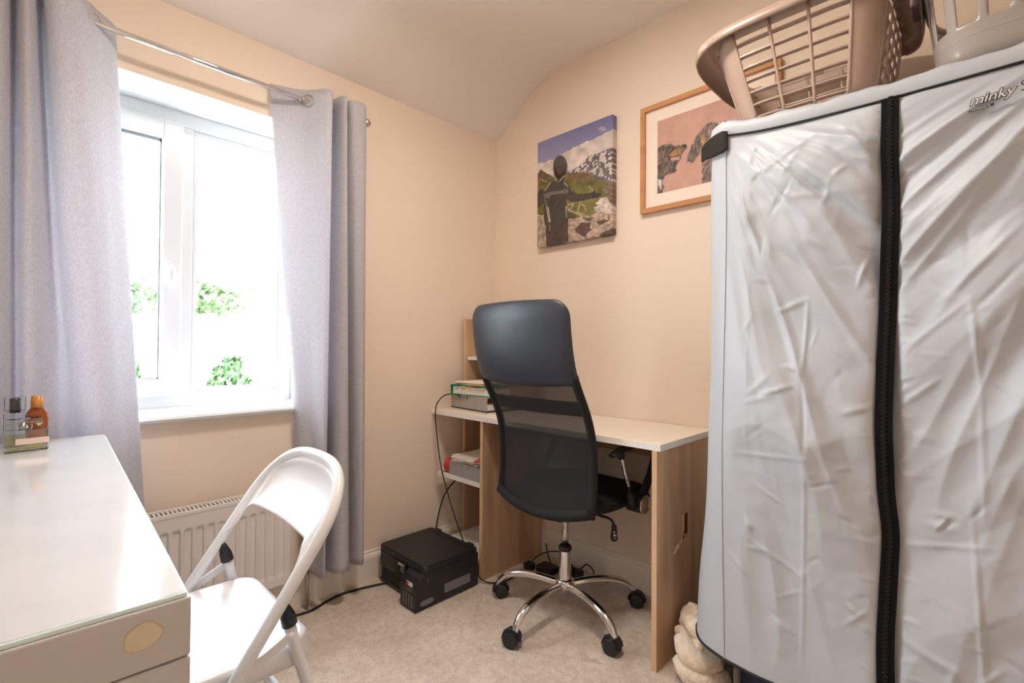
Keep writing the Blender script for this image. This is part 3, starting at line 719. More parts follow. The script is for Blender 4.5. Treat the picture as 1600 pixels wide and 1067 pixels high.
# ---- things on the shelf under the desk top
bx_ = thing('storage_box', 'grey storage box on the shelf under the left end of the desk', 'box', (-0.28, -0.25, 0.436))
MB().box((-0.425, -0.356, 0.436), (-0.13, -0.350, 0.508), M['tray_grey']).box((-0.425, -0.140, 0.436), (-0.13, -0.135, 0.500), M['tray_grey']).box((-0.13, -0.356, 0.436), (-0.125, -0.135, 0.508), M['tray_grey']).box((-0.425, -0.356, 0.436), (-0.13, -0.135, 0.440), M['tray_grey']).build('tray', bx_)
MB().box((-0.428, -0.357, 0.436), (-0.424, -0.134, 0.502), M['tray_grey'], 0.001).build('front_panel', bx_)
for yy in (-0.225, -0.275): MB().lathe([(0.0035, 0.0), (0.0035, 0.0006)], (-0.4288, yy, 0.490), M['dark'], axis='X', n=12).build('rivet_hole', bx_)
wp = MB()
for i in range(6):
    Rm = Matrix.Translation((-0.29, -0.235, 0.503+i*0.005)) @ Matrix.Rotation(math.radians(random.uniform(-16, 16)), 4, 'Z') @ Matrix.Rotation(math.radians(random.uniform(-5, 5)), 4, 'Y')
    wp.box((-0.13, -0.10, -0.001), (0.13, 0.10, 0.0012), M['paper'], mtx=Rm)
tag(wp.build('letters'), 'white letters and envelopes heaped on the grey storage box', 'papers')
def bagf(cx, cy, cz, lx, ly, lz, seed):
    rs = np.random.RandomState(seed); p = rs.rand(6)*6
    b = MB(); n, m_ = 24, 14; vs = []; fs = []
    for j in range(m_):
        th = PI*j/(m_-1)
        for i in range(n):
            a = 2*PI*i/n; r = 1+0.16*math.sin(3*a+p[0]+2*th)+0.12*math.sin(5*a+p[1]-3*th)
            vs.append((cx+lx*r*math.sin(th)*math.cos(a), cy+ly*r*math.sin(th)*math.sin(a), cz+lz*math.cos(th)))
    for j in range(m_-1):
        for i in range(n): fs.append((j*n+i, j*n+(i+1) % n, (j+1)*n+(i+1) % n, (j+1)*n+i))
    return b.add(vs, fs, M['red_plastic'], True)
tag(bagf(-0.36, -0.325, 0.522, 0.055, 0.032, 0.016, 3).build('plastic_wallet'), 'red crumpled plastic wallet among the letters on the storage box', 'wallet')
tag(bagf(-0.41, -0.105, 0.474, 0.022, 0.024, 0.034, 5).build('plastic_bag'), 'small red plastic bag squeezed beside the grey storage box', 'bag')
tag(bagf(-0.405, -0.075, 0.449, 0.024, 0.022, 0.012, 8).build('cloth_rag'), 'cream rag on the shelf edge beside the red plastic bag', 'rag')
bpy.data.objects['cloth_rag'].data.materials[0] = M['fleece']

# ================================================================== printer
pt = thing('printer', 'black ink tank printer standing on the carpet by the desk', 'printer', (-0.62, -0.22, 0))
PX0, PX1, PY0, PY1, PH = -0.755, -0.462, -0.395, -0.045, 0.168
def rbox(a, b, r, m, bev=0.004):
    c = ((a[0]+b[0])/2, (a[1]+b[1])/2); P = rrect(b[0]-a[0], b[1]-a[1], r, 6)
    bm = bmesh.new(); vs = [bm.verts.new((c[0]+x, c[1]+y, a[2])) for x, y in P]
    f = bm.faces.new(vs); e = bmesh.ops.extrude_face_region(bm, geom=[f])
    for g_ in e['geom']:
        if isinstance(g_, bmesh.types.BMVert): g_.co.z = b[2]
    bm.faces.ensure_lookup_table(); bmesh.ops.recalc_face_normals(bm, faces=bm.faces[:])
    ed = [x for x in bm.edges if all(abs(v.co.z-b[2]) < 1e-6 for v in x.verts)]
    if bev: bmesh.ops.bevel(bm, geom=ed, offset=bev, segments=3, affect='EDGES')
    bm.verts.index_update(); return bm
body = MB()
body.bm(rbox((PX0+0.012, PY0+0.105, 0.008), (PX1, PY1, PH-0.024), 0.02, M['black_plastic'], 0.003), M['black_plastic'])
body.bm(rbox((PX0+0.002, PY0, 0.008), (PX1, PY0+0.125, PH-0.024), 0.012, M['black_plastic'], 0.003), M['black_plastic'])
body.build('body', pt)
MB().bm(rbox((PX0-0.002, PY0+0.002, PH-0.0235), (PX1-0.002, PY1, PH), 0.022, M['black_plastic'], 0.006), M['black_plastic']).build('scanner_lid', pt)
MB().box((PX1-0.045, PY0+0.03, PH), (PX1-0.040, PY1-0.03, PH+0.0012), M['black_gloss']).box((PX1-0.030, PY0+0.04, PH-0.012), (PX1+0.004, PY0+0.075, PH+0.002), M['black_plastic'], 0.002).box((PX1-0.030, PY1-0.075, PH-0.012), (PX1+0.004, PY1-0.04, PH+0.002), M['black_plastic'], 0.002).build('lid_hinge', pt)
# front control panel, output slot and tray
MB().box((PX0-0.001, PY0+0.130, 0.075), (PX0+0.014, PY1-0.012, PH-0.026), M['black_gloss'], 0.003).build('control_panel', pt)
MB().box((PX0+0.006, PY0+0.128, 0.022), (PX0+0.0125, PY1-0.016, 0.074), M['dark']).build('paper_slot', pt)
MB().box((PX0+0.000, PY0+0.130, 0.008), (PX0+0.014, PY1-0.010, 0.022), M['black_plastic'], 0.002).build('output_tray', pt)
MB().box((PX0-0.002, PY0+0.145, 0.098), (PX0-0.0008, PY0+0.175, 0.122), M['dim_print']).build('display', pt)
# ink tank housing sticking out at the front corner
tk = MB(); prof = [(PX0-0.046, 0.006), (PX0-0.046, 0.098), (PX0-0.040, 0.112), (PX0-0.022, 0.128), (PX0+0.010, 0.1442), (PX0+0.010, 0.006)]
tk.prism(prof, PY0+0.0005, PY0+0.104, M['black_plastic'], axis='Y'); tkO = tk.build('ink_tank', pt, fix=True)
for i in range(4):
    y = PY0+0.020+0.019*i
    MB().box((PX0-0.0475, y, 0.016), (PX0-0.0458, y+0.006, 0.066), M['ink_window'], 0.0005).build('ink_window', tkO)
MB().box((PX0-0.0468, PY0+0.018, 0.100), (PX0-0.0455, PY0+0.060, 0.116), M['white_print']).box((PX0-0.0472, PY0+0.044, 0.101), (PX0-0.0458, PY0+0.060, 0.115), M['red_print']).build('label_sticker', tkO)
MB().box((PX0-0.0468, PY0+0.024, 0.079), (PX0-0.0455, PY0+0.056, 0.092), M['dim_print']).build('model_plate', tkO)
sd = MB()
for r_ in range(9):
    sd.box((PX0+0.100, PY0-0.0006, 0.033+0.0042*r_), (PX0+0.243-random.uniform(0, 0.006), PY0+0.0002, 0.0362+0.0042*r_), M['grey_print'])
sd.build('safety_text', pt)
MB().prism([(PX0-0.001+0.021*math.cos(a)+0.025*(1 if math.cos(a) > 0 else 0), 0.029+0.011*math.sin(a)) for a in [2*PI*k/24 for k in range(24)]], PY0-0.0008, PY0+0.0006, M['ink_window'], axis='Y').build('hand_grip', pt)
MB().box((PX0+0.012, PY0-0.0006, PH-0.062), (PX0+0.020, PY0+0.0002, PH-0.050), M['dim_print']).build('side_mark', pt)
text('brand_lettering', 'EPSON', 0.014, (PX0-0.0016, PY0+0.192, 0.124), (0, -1, 0), (0, 0, 1), M['white_print'], pt, extrude=0.0004, offset=0.0003)
for x in (PX0+0.03, PX1-0.03):
    for y in (PY0+0.03, PY1-0.03):
        MB().cyl((x, y, 0), (x, y, 0.009), 0.012, M['black_rubber']).build('foot', pt)

# ================================================================== cables, plugs
def cable(label, pts, r=0.0032, n=60, name='cable', group='black cables around the desk'):
    P = spline(pts, n)
    return tag(MB().tube([tuple(p) for p in P], r, M['cable'], n=8).build(name), label, 'cable', group)
cable('thick black power cable along the carpet below the window', [(-1.30, -0.06, 0.005), (-1.16, -0.075, 0.005), (-1.08, -0.085, 0.005), (-1.0, -0.06, 0.005), (-0.93, -0.05, 0.005), (-0.85, -0.065, 0.005), (-0.785, -0.085, 0.005), (-0.745, -0.10, 0.005)], 0.0048)
cable('thin black charger cable drooping from the desk stack down behind the printer', [(-0.392, -0.165, 0.818), (-0.40, -0.13, 0.825), (-0.43, -0.09, 0.815), (-0.452, -0.060, 0.77), (-0.455, -0.055, 0.70), (-0.450, -0.065, 0.60), (-0.448, -0.085, 0.50), (-0.446, -0.12, 0.40), (-0.445, -0.20, 0.25), (-0.449, -0.29, 0.12), (-0.452, -0.34, 0.03), (-0.45, -0.35, 0.006)], 0.0030)
cable('black printer lead rising from the printer to the shelf under the desk', [(-0.452, -0.055, 0.120), (-0.440, -0.05, 0.16), (-0.425, -0.055, 0.24), (-0.40, -0.06, 0.31), (-0.36, -0.07, 0.36), (-0.30, -0.09, 0.41)], 0.0038)
cable('black cable curving over the carpet between printer and office chair', [(-0.452, -0.345, 0.06), (-0.447, -0.39, 0.02), (-0.42, -0.43, 0.006), (-0.36, -0.46, 0.005), (-0.30, -0.46, 0.006), (-0.24, -0.455, 0.008), (-0.20, -0.46, 0.02)], 0.0032)
cable('tangled black lead on the carpet behind the office chair', [(-0.02, -0.41, 0.06), (-0.05, -0.44, 0.05), (-0.10, -0.50, 0.03), (-0.12, -0.55, 0.006), (-0.10, -0.62, 0.005), (-0.06, -0.66, 0.03), (-0.05, -0.68, 0.05), (-0.055, -0.72, 0.04), (-0.07, -0.74, 0.006)], 0.003)
cable('black lead looping up against the skirting under the desk', [(-0.20, -0.47, 0.02), (-0.15, -0.44, 0.03), (-0.09, -0.47, 0.055), (-0.05, -0.52, 0.06), (-0.035, -0.56, 0.03), (-0.05, -0.60, 0.006)], 0.003)
pl = thing('plug', 'black three pin plug lying on the carpet beside the oak middle panel', 'plug', (-0.185, -0.45, 0))
MB().box((-0.213, -0.475, 0.0), (-0.172, -0.430, 0.034), M['black_plastic'], 0.007).build('body', pl)
for k in range(3): MB().box((-0.205+0.012*k, -0.431, 0.014), (-0.200+0.012*k, -0.412, 0.019), M['steel']).build('pin', pl)
ad = tag(MB().box((-0.185, -0.575, 0.0), (-0.115, -0.485, 0.030), M['black_plastic'], 0.006).build('power_adaptor'), 'black power adaptor block on the carpet behind the office chair', 'adaptor')
ex = thing('extension_socket', 'black extension socket on the carpet behind the chrome chair base', 'socket', (-0.10, -0.60, 0))
MB().box((-0.135, -0.690, 0.0), (-0.080, -0.585, 0.036), M['black_plastic'], 0.006).build('body', ex)
MB().box((-0.125, -0.625, 0.036), (-0.090, -0.595, 0.052), M['black_rubber'], 0.006).build('plug_top', ex)

# ================================================================== office chair
HX, HY = -0.375, -0.808
oc = thing('office_chair', 'black mesh office chair with a padded headrest and chrome base, turned to the desk', 'office chair', (HX, HY, 0))
base = MB()
base.lathe([(0.018, 0.065), (0.020, 0.095), (0.030, 0.102), (0.037, 0.112), (0.037, 0.136), (0.030, 0.142)], (HX, HY, 0), M['chrome'], n=28)
base.build('hub', oc)
for k in range(5):
    a = math.radians(37.7+72*k); d = Vector((math.cos(a), math.sin(a), 0)); o_ = Vector((HX, HY, 0))
    pth = spline([o_+d*0.025+Vector((0, 0, 0.118)), o_+d*0.12+Vector((0, 0, 0.126)), o_+d*0.20+Vector((0, 0, 0.120)), o_+d*0.255+Vector((0, 0, 0.102)), o_+d*0.285+Vector((0, 0, 0.075)), o_+d*0.296+Vector((0, 0, 0.052))], 26)
    rr = [0.0165]*14+[0.016-0.0004*i for i in range(12)]
    lg = MB().tube([tuple(p) for p in pth], rr, M['chrome'], n=14, flat=0.9).build('base_leg', oc)
    ca = a+math.radians((35, -50, 20, -70, 60)[k]); ax = Vector((math.cos(ca), math.sin(ca), 0)); fw = Vector((-ax.y, ax.x, 0))
    c0 = o_+d*0.296-fw*0.012
    c0.z = 0.0290
    wb_ = MB()
    for s in (-1, 1):
        p0 = c0+ax*s*0.004; p1 = c0+ax*s*0.023
        wb_.tube([p0, p0+(p1-p0)*0.15, p0+(p1-p0)*0.85, p1, p1+ax*s*0.0005], [0.023, 0.0290, 0.0290, 0.025, 0.014], M['black_plastic'], n=24)
    cs = wb_.build('caster', oc)
    hd_ = MB(); arcp = []
    for i in range(9):
        t = math.radians(-10+200*i/8); arcp.append(c0+fw*math.cos(t)*0.0315+Vector((0, 0, 1))*math.sin(t)*0.0315)
    hd_.tube(arcp, 0.006, M['black_plastic'], n=8).cyl(tuple(o_+d*0.296+Vector((0, 0, 0.045))), tuple(o_+d*0.296+Vector((0, 0, 0.062))), 0.010, M['black_plastic'])
    # hood over the twin wheels
    hv = []; hf = []
    for i in range(9):
        t = math.radians(0+180*i/8)
        for s in (-1, 1): hv.append(c0+ax*s*0.0215+fw*math.cos(t)*0.032+Vector((0, 0, 1))*math.sin(t)*0.032)
    for i in range(8): hf.append((2*i, 2*i+1, 2*i+3, 2*i+2))
    hd_.add(hv, hf, M['black_plastic'], True)
    hd_.build('caster_hood', cs)
MB().lathe([(0.0265, 0.138), (0.0255, 0.150), (0.0225, 0.250), (0.0225, 0.256)], (HX, HY, 0), M['chrome'], n=28).build('gas_lift_sleeve', oc)
MB().lathe([(0.025, 0.252), (0.026, 0.256), (0.026, 0.268), (0.022, 0.272), (0.016, 0.272)], (HX, HY, 0), M['black_plastic'], n=28).build('collar', oc)
MB().cyl((HX, HY, 0.25), (HX, HY, 0.415), 0.0135, M['steel'], n=24).build('gas_lift_rod', oc)
MB().box((HX-0.10, HY-0.055, 0.395), (HX+0.10, HY+0.055, 0.430), M['black_plastic'], 0.008).build('tilt_mechanism', oc)
# seat
YC = -0.790
def seatf(u, v):
    a = 2*PI*u; c, s = math.cos(a), math.sin(a)
    t = PI*v
    ex_ = 2/3.6
    rad_ = math.sin(t)**0.45 if math.sin(t) > 0 else 0
    x = math.copysign(abs(c)**ex_, c)*0.245*rad_; y = math.copysign(abs(s)**ex_, s)*0.240*rad_
    h = -math.cos(t)*0.036
    front = max(0, x-0.12)/0.125; dz = -0.020*front**2 + 0.012*(y/0.24)**2*(1 if h > 0 else 0.2) 
    return (-0.245+x, YC+y, 0.462+h+dz)
MB().grid(seatf, 64, 28, M['seat_fabric']).build('seat', oc)
# backrest (mesh in a black frame, padded top, bottom bar)
prof_x = [(0.40, -0.515), (0.46, -0.500), (0.56, -0.487), (0.66, -0.487), (0.76, -0.500), (0.86, -0.548), (0.94, -0.602), (1.02, -0.628), (1.10, -0.642), (1.22, -0.655)]
def bxz(z):
    for (z0_, x0_), (z1_, x1_) in zip(prof_x[:-1], prof_x[1:]):
        if z <= z1_:
            t = max(0, (z-z0_)/(z1_-z0_)); return x0_+(x1_-x0_)*t
    return prof_x[-1][1]
_zs = np.linspace(0.38, 1.24, 200); _xs = np.array([bxz(z) for z in _zs])
for _ in range(3): _xs = np.convolve(np.pad(_xs, 9, mode='edge'), np.ones(19)/19, mode='valid')
def BX(z): return float(np.interp(z, _zs, _xs))
hwid = 0.232
def bow(y, z): # wraps slightly forward at the sides, sags back in the middle
    return -0.030*(1-((y-YC)/hwid)**2)
def zbot(y): s = (y-YC)/hwid; return 0.425+0.040*abs(s)**2.2
def mesh_pt(u, v):
    y = YC-hwid+0.010+u*(2*hwid-0.020); zb = zbot(y)+0.02; zt = 0.955+0.01*abs((y-YC)/hwid)**2
    z = zb+v*(zt-zb); return (BX(z)+bow(y, z)+0.004, y, z)
MB().grid(mesh_pt, 24, 44, M['mesh']).build('mesh_panel', oc)
fr = MB()
for s in (-1, 1):
    P = [(BX(z)+0.006, YC+s*(hwid-0.006), z) for z in np.linspace(0.455, 0.96, 40)]
    fr.tube(P, 0.015, M['mesh_dense'], n=10, flat=1.0)
P = [(BX(zbot(y)+0.01)+bow(y, 0)*0.8+0.004, y, zbot(y)+0.012) for y in np.linspace(YC-hwid+0.008, YC+hwid-0.008, 40)]
fr.tube(P, 0.021, M['mesh_dense'], n=12, flat=1.0)
fr.build('back_frame', oc)
def band(u, v):
    y = YC-hwid+0.012+u*(2*hwid-0.024); z = 0.815+0.055*v; return (BX(z)+bow(y, z)+0.012, y, z)
MB().grid(band, 24, 6, M['mesh_dense']).build('lumbar_band', oc)
# padded headrest
hz0, hz1 = 0.930, 1.218
HO = []
_w = hwid+0.010; _rt, _rb = 0.060, 0.012
for (cy__, cz__, r__, a0) in ((_w-_rt, hz1-_rt, _rt, 0), (-_w+_rt, hz1-_rt, _rt, 90), (-_w+_rb, hz0+_rb, _rb, 180), (_w-_rb, hz0+_rb, _rb, 270)):
    for i in range(13):
        a = math.radians(a0+90*i/12); HO.append((cy__+r__*math.cos(a), cz__+r__*math.sin(a)))
def _even(P, n):
    P = P+[P[0]]; L = [0]
    for p, q in zip(P[:-1], P[1:]): L.append(L[-1]+math.hypot(q[0]-p[0], q[1]-p[1]))
    t = np.linspace(0, L[-1], n+1)[:-1]
    return list(zip(np.interp(t, L, [p[0] for p in P]), np.interp(t, L, [p[1] for p in P])))
HO = _even(HO, 120)
HC = (hz0+hz1)/2
HPROF = [(0.0, 0.026), (0.35, 0.0265), (0.65, 0.025), (0.82, 0.022), (0.92, 0.016), (0.98, 0.008), (1.0, 0.0), (0.98, -0.008), (0.92, -0.016), (0.82, -0.020), (0.6, -0.022), (0.3, -0.022), (0.0, -0.022)]
def headf(u, v):
    f = v*(len(HPROF)-1); i = min(int(f), len(HPROF)-2); t = f-i
    sc_ = HPROF[i][0]*(1-t)+HPROF[i+1][0]*t; th = HPROF[i][1]*(1-t)+HPROF[i+1][1]*t
    p = HO[int(round(u*120)) % 120]
    y = p[0]*sc_; zl = HC+(p[1]-HC)*sc_
    if zl < HC: zl += -0.014*(1-(y/_w)**2)*((HC-zl)/(HC-hz0))
    else: zl += 0.006*(1-(y/_w)**2)*((zl-HC)/(hz1-HC))
    return (BX(zl)+bow(YC+y, 0)*0.9+0.004+th*(1-0.35*max(0, (zl-hz1+0.06)/0.06)), YC+y, zl)
hr = MB().grid(headf, 121, 37, M['leather']).build('headrest', oc)
# arms
for s in (-1, 1):
    ya = YC+s*0.262
    MB().tube([(-0.420, ya, 0.672), (-0.36, ya, 0.684), (-0.25, ya, 0.690), (-0.14, ya, 0.688), (-0.08, ya, 0.676)], [0.014, 0.020, 0.021, 0.020, 0.014], M['black_plastic'], n=14, flat=0.62).build('arm_pad', oc)
    MB().tube(spline([(-0.110, ya, 0.685), (-0.098, ya, 0.640), (-0.130, ya, 0.570), (-0.175, ya, 0.515), (-0.205, ya, 0.480)], 20), 0.020, M['black_plastic'], n=12, flat=0.75).build('arm_bar', oc)
    MB().cyl((-0.368, ya, 0.682), (-0.285, ya, 0.492), 0.0085, M['chrome'], n=16).build('arm_strut', oc)
    MB().cyl((-0.372, ya, 0.690), (-0.356, ya, 0.655), 0.014, M['black_plastic']).build('arm_socket', oc)
    MB().cyl((-0.294, ya, 0.512), (-0.272, ya, 0.462), 0.015, M['black_plastic'], r1=0.022).build('arm_socket', oc)
    MB().tube([(-0.28, ya, 0.465), (-0.22, ya, 0.470), (-0.175, ya, 0.482)], [0.022, 0.020, 0.018], M['black_plastic']).build('arm_base', oc)
    y0_, y1_ = YC+s*0.225, YC+s*0.290
    pv = MB().cyl((-0.235, y0_, 0.462), (-0.235, y1_, 0.462), 0.035, M['black_plastic'], n=28).build('arm_pivot', oc)
    ring = [(-0.235+0.033*math.cos(2*PI*k/32), y1_+s*0.001, 0.462+0.033*math.sin(2*PI*k/32)) for k in range(32)]
    MB().tube(ring, 0.0035, M['chrome'], n=8, closed=True).lathe([(0.029, -0.0012), (0.029, 0.0012)], (-0.235, y1_, 0.462), M['beige_cap'], axis='Y', n=28).build('pivot_cap', pv)
lv = MB().tube(spline([(-0.325, -0.84, 0.405), (-0.325, -0.93, 0.408), (-0.322, -0.985, 0.404), (-0.318, -0.998, 0.380)], 16), 0.0055, M['black_plastic'])
LM = Matrix.Translation((-0.318, -0.998, 0.385)) @ Matrix.Rotation(math.radians(-40), 4, 'Z')
lv.prism([(-0.008, 0.0), (0.008, 0.0), (0.013, -0.050), (0.009, -0.060), (-0.009, -0.060), (-0.013, -0.050)], -0.006, 0.006, M['black_plastic'], axis='Y', mtx=LM)
lvo = lv.build('height_lever', oc)
ic = MB().prism([(-0.006, -0.022), (0.001, -0.022), (0.001, -0.026), (-0.006, -0.026)], -0.0067, -0.006, M['white_print'], axis='Y', mtx=LM).prism([(-0.002, -0.036), (0.007, -0.036), (0.007, -0.039), (-0.002, -0.039)], -0.0067, -0.006, M['white_print'], axis='Y', mtx=LM).prism([(-0.004, -0.030), (0.002, -0.034), (-0.004, -0.042)], -0.0067, -0.006, M['white_print'], axis='Y', mtx=LM).prism([(-0.004, -0.046), (0.006, -0.046), (0.006, -0.048), (-0.004, -0.048)], -0.0067, -0.006, M['white_print'], axis='Y', mtx=LM)
ic.build('lever_icon', lvo)

# ================================================================== pictures: painted prints as colour on fine meshes
def lin_np(c):
    c = np.asarray(c, float)/255.0
    return np.where(c <= 0.04045, c/12.92, ((c+0.055)/1.055)**2.4)
def vnoise(x, y, seed):
    rs = np.random.RandomState(seed); t = rs.rand(64, 64)
    xi = np.floor(x).astype(int); yi = np.floor(y).astype(int); fx = x-xi; fy = y-yi
    fx = fx*fx*(3-2*fx); fy = fy*fy*(3-2*fy); g_ = lambda a, b: t[a % 64, b % 64]
    return (g_(xi, yi)*(1-fx)+g_(xi+1, yi)*fx)*(1-fy)+(g_(xi, yi+1)*(1-fx)+g_(xi+1, yi+1)*fx)*fy
def fbm(x, y, seed, o=4):
    s = 0; a = 0.5
    for i in range(o): s = s+a*vnoise(x*2**i, y*2**i, seed+i); a /= 2
    return s
def inpoly(x, y, poly):
    r = np.zeros(x.shape, bool); n = len(poly)
    for i in range(n):
        x1, y1 = poly[i]; x2, y2 = poly[(i+1) % n]
        if y1 == y2: continue
        cond = ((y1 > y) != (y2 > y)) & (x < (x2-x1)*(y-y1)/(y2-y1)+x1); r ^= cond
    return r
def blend(col, mask, rgb, var=0.0, n=None, alpha=1.0):
    rgb = np.asarray(rgb, float)
    c = np.broadcast_to(rgb, col.shape).copy()
    if n is not None: c = c*(1+var*(n[..., None]-0.5)*2)
    m = mask.astype(float)[..., None]*alpha
    return col*(1-m)+np.clip(c, 0, 255)*m
def seg(x, y, a, b, w):
    ax, ay = a; bx_2, by = b; dx, dy = bx_2-ax, by-ay; L = dx*dx+dy*dy
    t = np.clip(((x-ax)*dx+(y-ay)*dy)/L, 0, 1); return np.hypot(x-ax-t*dx, y-ay-t*dy) < w

def canvas_colours(U, V):
    x = 36+U*512; yt = 262-217*U; yb = 1015-103*U; y = yt+(1-V)*(yb-yt)
    n1 = fbm(x/60, y/60, 11); n2 = fbm(x/16, y/16, 23); n3 = fbm(x/120, y/120, 5)
    wob = (n2-0.45)*26; xw, yw = x+wob, y+(n1-0.45)*30
    t = np.clip((y-60)/400, 0, 1)[..., None]
    col = np.array((112, 112, 156))*(1-t)+np.array((156, 154, 186))*t
    col = blend(col, inpoly(xw, yw, [(30, 480), (30, 415), (100, 398), (160, 365), (250, 310), (340, 270), (400, 235), (470, 200), (560, 140), (560, 320), (440, 340), (300, 445), (150, 490)]), (214, 200, 194), 0.22, n1)
    col = blend(col, inpoly(xw, yw, [(455, 150), (480, 130), (520, 150), (490, 170)]), (190, 180, 190), 0.1, n1, 0.6)
    col = blend(col, inpoly(xw, y, [(265, 465), (330, 420), (400, 350), (470, 320), (560, 280), (560, 600), (450, 530), (330, 480)]), (112, 104, 106), 0.35, n2)
    col = blend(col, inpoly(x, y, [(265, 465), (330, 420), (400, 350), (470, 320), (560, 280), (560, 540), (420, 470)]) & (fbm(x/12+y/30, y/22-x/40, 40) > 0.52), (206, 196, 192), 0.1, n1)
    col = blend(col, inpoly(xw, y, [(30, 500), (60, 448), (100, 470), (150, 500), (150, 560), (30, 560)]), (112, 86, 72), 0.2, n2)
    col = blend(col, inpoly(x, yw, [(30, 535), (150, 500), (230, 470), (320, 462), (400, 480), (470, 520), (560, 560), (560, 700), (470, 830), (250, 830), (30, 830)]), (118, 110, 62), 0.45, n1)
    col = blend(col, inpoly(x, yw, [(230, 470), (320, 462), (400, 480), (450, 520), (300, 520)]), (120, 96, 70), 0.25, n2)
    for a, b in (((265, 700), (300, 690)), ((300, 690), (280, 730)), ((345, 690), (330, 750)), ((360, 690), (380, 750)), ((400, 560), (430, 600)), ((60, 520), (110, 535)), ((250, 720), (380, 800)), ((270, 740), (420, 790))):
        col = blend(col, seg(xw, yw, a, b, 3.5), (204, 194, 172), 0, None, 0.7)
    col = blend(col, inpoly(xw, yw, [(430, 740), (470, 670), (560, 620), (560, 800), (480, 780)]), (206, 192, 182), 0.3, n2)
    col = blend(col, inpoly(xw, y, [(490, 590), (560, 520), (560, 720), (530, 680)]), (124, 104, 92), 0.4, n2)
    col = blend(col, inpoly(xw, yw, [(30, 770), (110, 780), (260, 800), (380, 790), (470, 760), (560, 770), (560, 1040), (30, 1040)]), (178, 156, 140), 0.45, n2)
    for P_ in ([(305, 880), (350, 835), (415, 835), (415, 890), (370, 925), (320, 895)], [(450, 830), (500, 810), (545, 815), (470, 850)], [(480, 900), (545, 875), (560, 920), (470, 930)], [(360, 800), (440, 795), (400, 830)]):
        col = blend(col, inpoly(xw, yw, P_), (96, 74, 66), 0.3, n2)
    # figure in the photograph
    pants = [(100, 820), (265, 780), (262, 880), (268, 965), (200, 985), (190, 1000), (105, 1005)]
    jac = [(84, 600), (110, 560), (150, 530), (230, 530), (262, 560), (285, 600), (330, 622), (425, 612), (428, 655), (340, 675), (285, 682), (248, 655), (252, 720), (262, 800), (180, 840), (100, 858), (88, 830), (82, 690), (50, 722), (30, 730), (30, 640), (60, 585)]
    fold = fbm(x/10+y/25, y/40, 77)
    col = blend(col, inpoly(x, y, pants), (80, 66, 56), 0.30, fold)
    col = blend(col, inpoly(x, y, jac), (76, 68, 61), 0.25, fold)
    col = blend(col, ((x-205)/52)**2+((y-428)/86)**2 < 1, (84, 79, 76), 0.25, fold)
    col = blend(col, ((x-200)/40)**2+((y-480)/56)**2 < 1, (46, 38, 34), 0.1, fold)
    col = blend(col, ((x-202)/26)**2+((y-452)/26)**2 < 1, (98, 68, 56), 0.1, fold)
    col = blend(col, inpoly(x, y, [(415, 612), (440, 595), (448, 615), (482, 614), (478, 640), (430, 658)]), (66, 60, 58), 0.2, fold)
    col = blend(col, inpoly(x, y, [(80, 632), (125, 612), (200, 600), (262, 584), (264, 614), (200, 622), (140, 632), (128, 655), (90, 655)]), (118, 108, 104), 0.1, fold)
    for a, b, w_, c_ in (((92, 600), (132, 545), 4, (190, 180, 172)), ((235, 540), (258, 565), 4, (180, 170, 164)), ((92, 668), (108, 720), 9, (112, 104, 100)), ((108, 720), (126, 825), 5, (196, 188, 180)), ((120, 725), (134, 828), 3, (196, 188, 180)), ((130, 850), (132, 890), 4, (150, 140, 134)), ((246, 715), (252, 790), 4, (170, 160, 152)), ((160, 490), (182, 528), 4, (190, 184, 176)), ((235, 490), (200, 530), 4, (190, 184, 176)), ((205, 345), (205, 420), 2, (96, 90, 88))):
        col = blend(col, seg(x, y, a, b, w_), c_, 0, None, 0.85)
    return col

# canvas on the wall
cy0, cy1, cz0, cz1, cd = -0.352, -0.803, 1.574, 2.118, 0.036
cv = tag(bpy.data.objects.new('canvas_print', None), 'canvas photo print of a hooded hiker in mountains, on the right wall', 'picture'); C.objects.link(cv)
cv.location = (-0.02, (cy0+cy1)/2, cz0); WL[cv.name] = Vector(cv.location)
nu, nv = 200, 240
U, V = np.meshgrid(np.linspace(0, 1, nu), np.linspace(0, 1, nv))
cb = MB().grid(lambda u, v: (-cd, cy0+(cy1-cy0)*u, cz0+(cz1-cz0)*v), nu, nv, M['print'], smooth=False)
cols = lin_np(canvas_colours(U, V)).reshape(-1, 3)
edge = [i for i in range(nu)] + [j*nu+nu-1 for j in range(1, nv)] + [(nv-1)*nu+i for i in range(nu-2, -1, -1)] + [j*nu for j in range(nv-2, 0, -1)]
base_n = len(cb.v); ev = [(-0.003, cb.v[i][1], cb.v[i][2]) for i in edge]; fe = []
k = cb._m(M['print']); cb.v += ev
for i in range(len(edge)):
    j = (i+1) % len(edge); cb.f.append((edge[i], edge[j], base_n+j, base_n+i)); cb.mi.append(k); cb.sm.append(False)
cols = np.vstack([cols, cols[edge]])
cb.col = np.hstack([cols, np.ones((len(cols), 1))])
cb.build('printed_canvas', cv)
MB().box((-0.030, cy1+0.004, cz0+0.004), (-0.002, cy0-0.004, cz1-0.004), M['oak_edge']).build('stretcher_frame', cv)

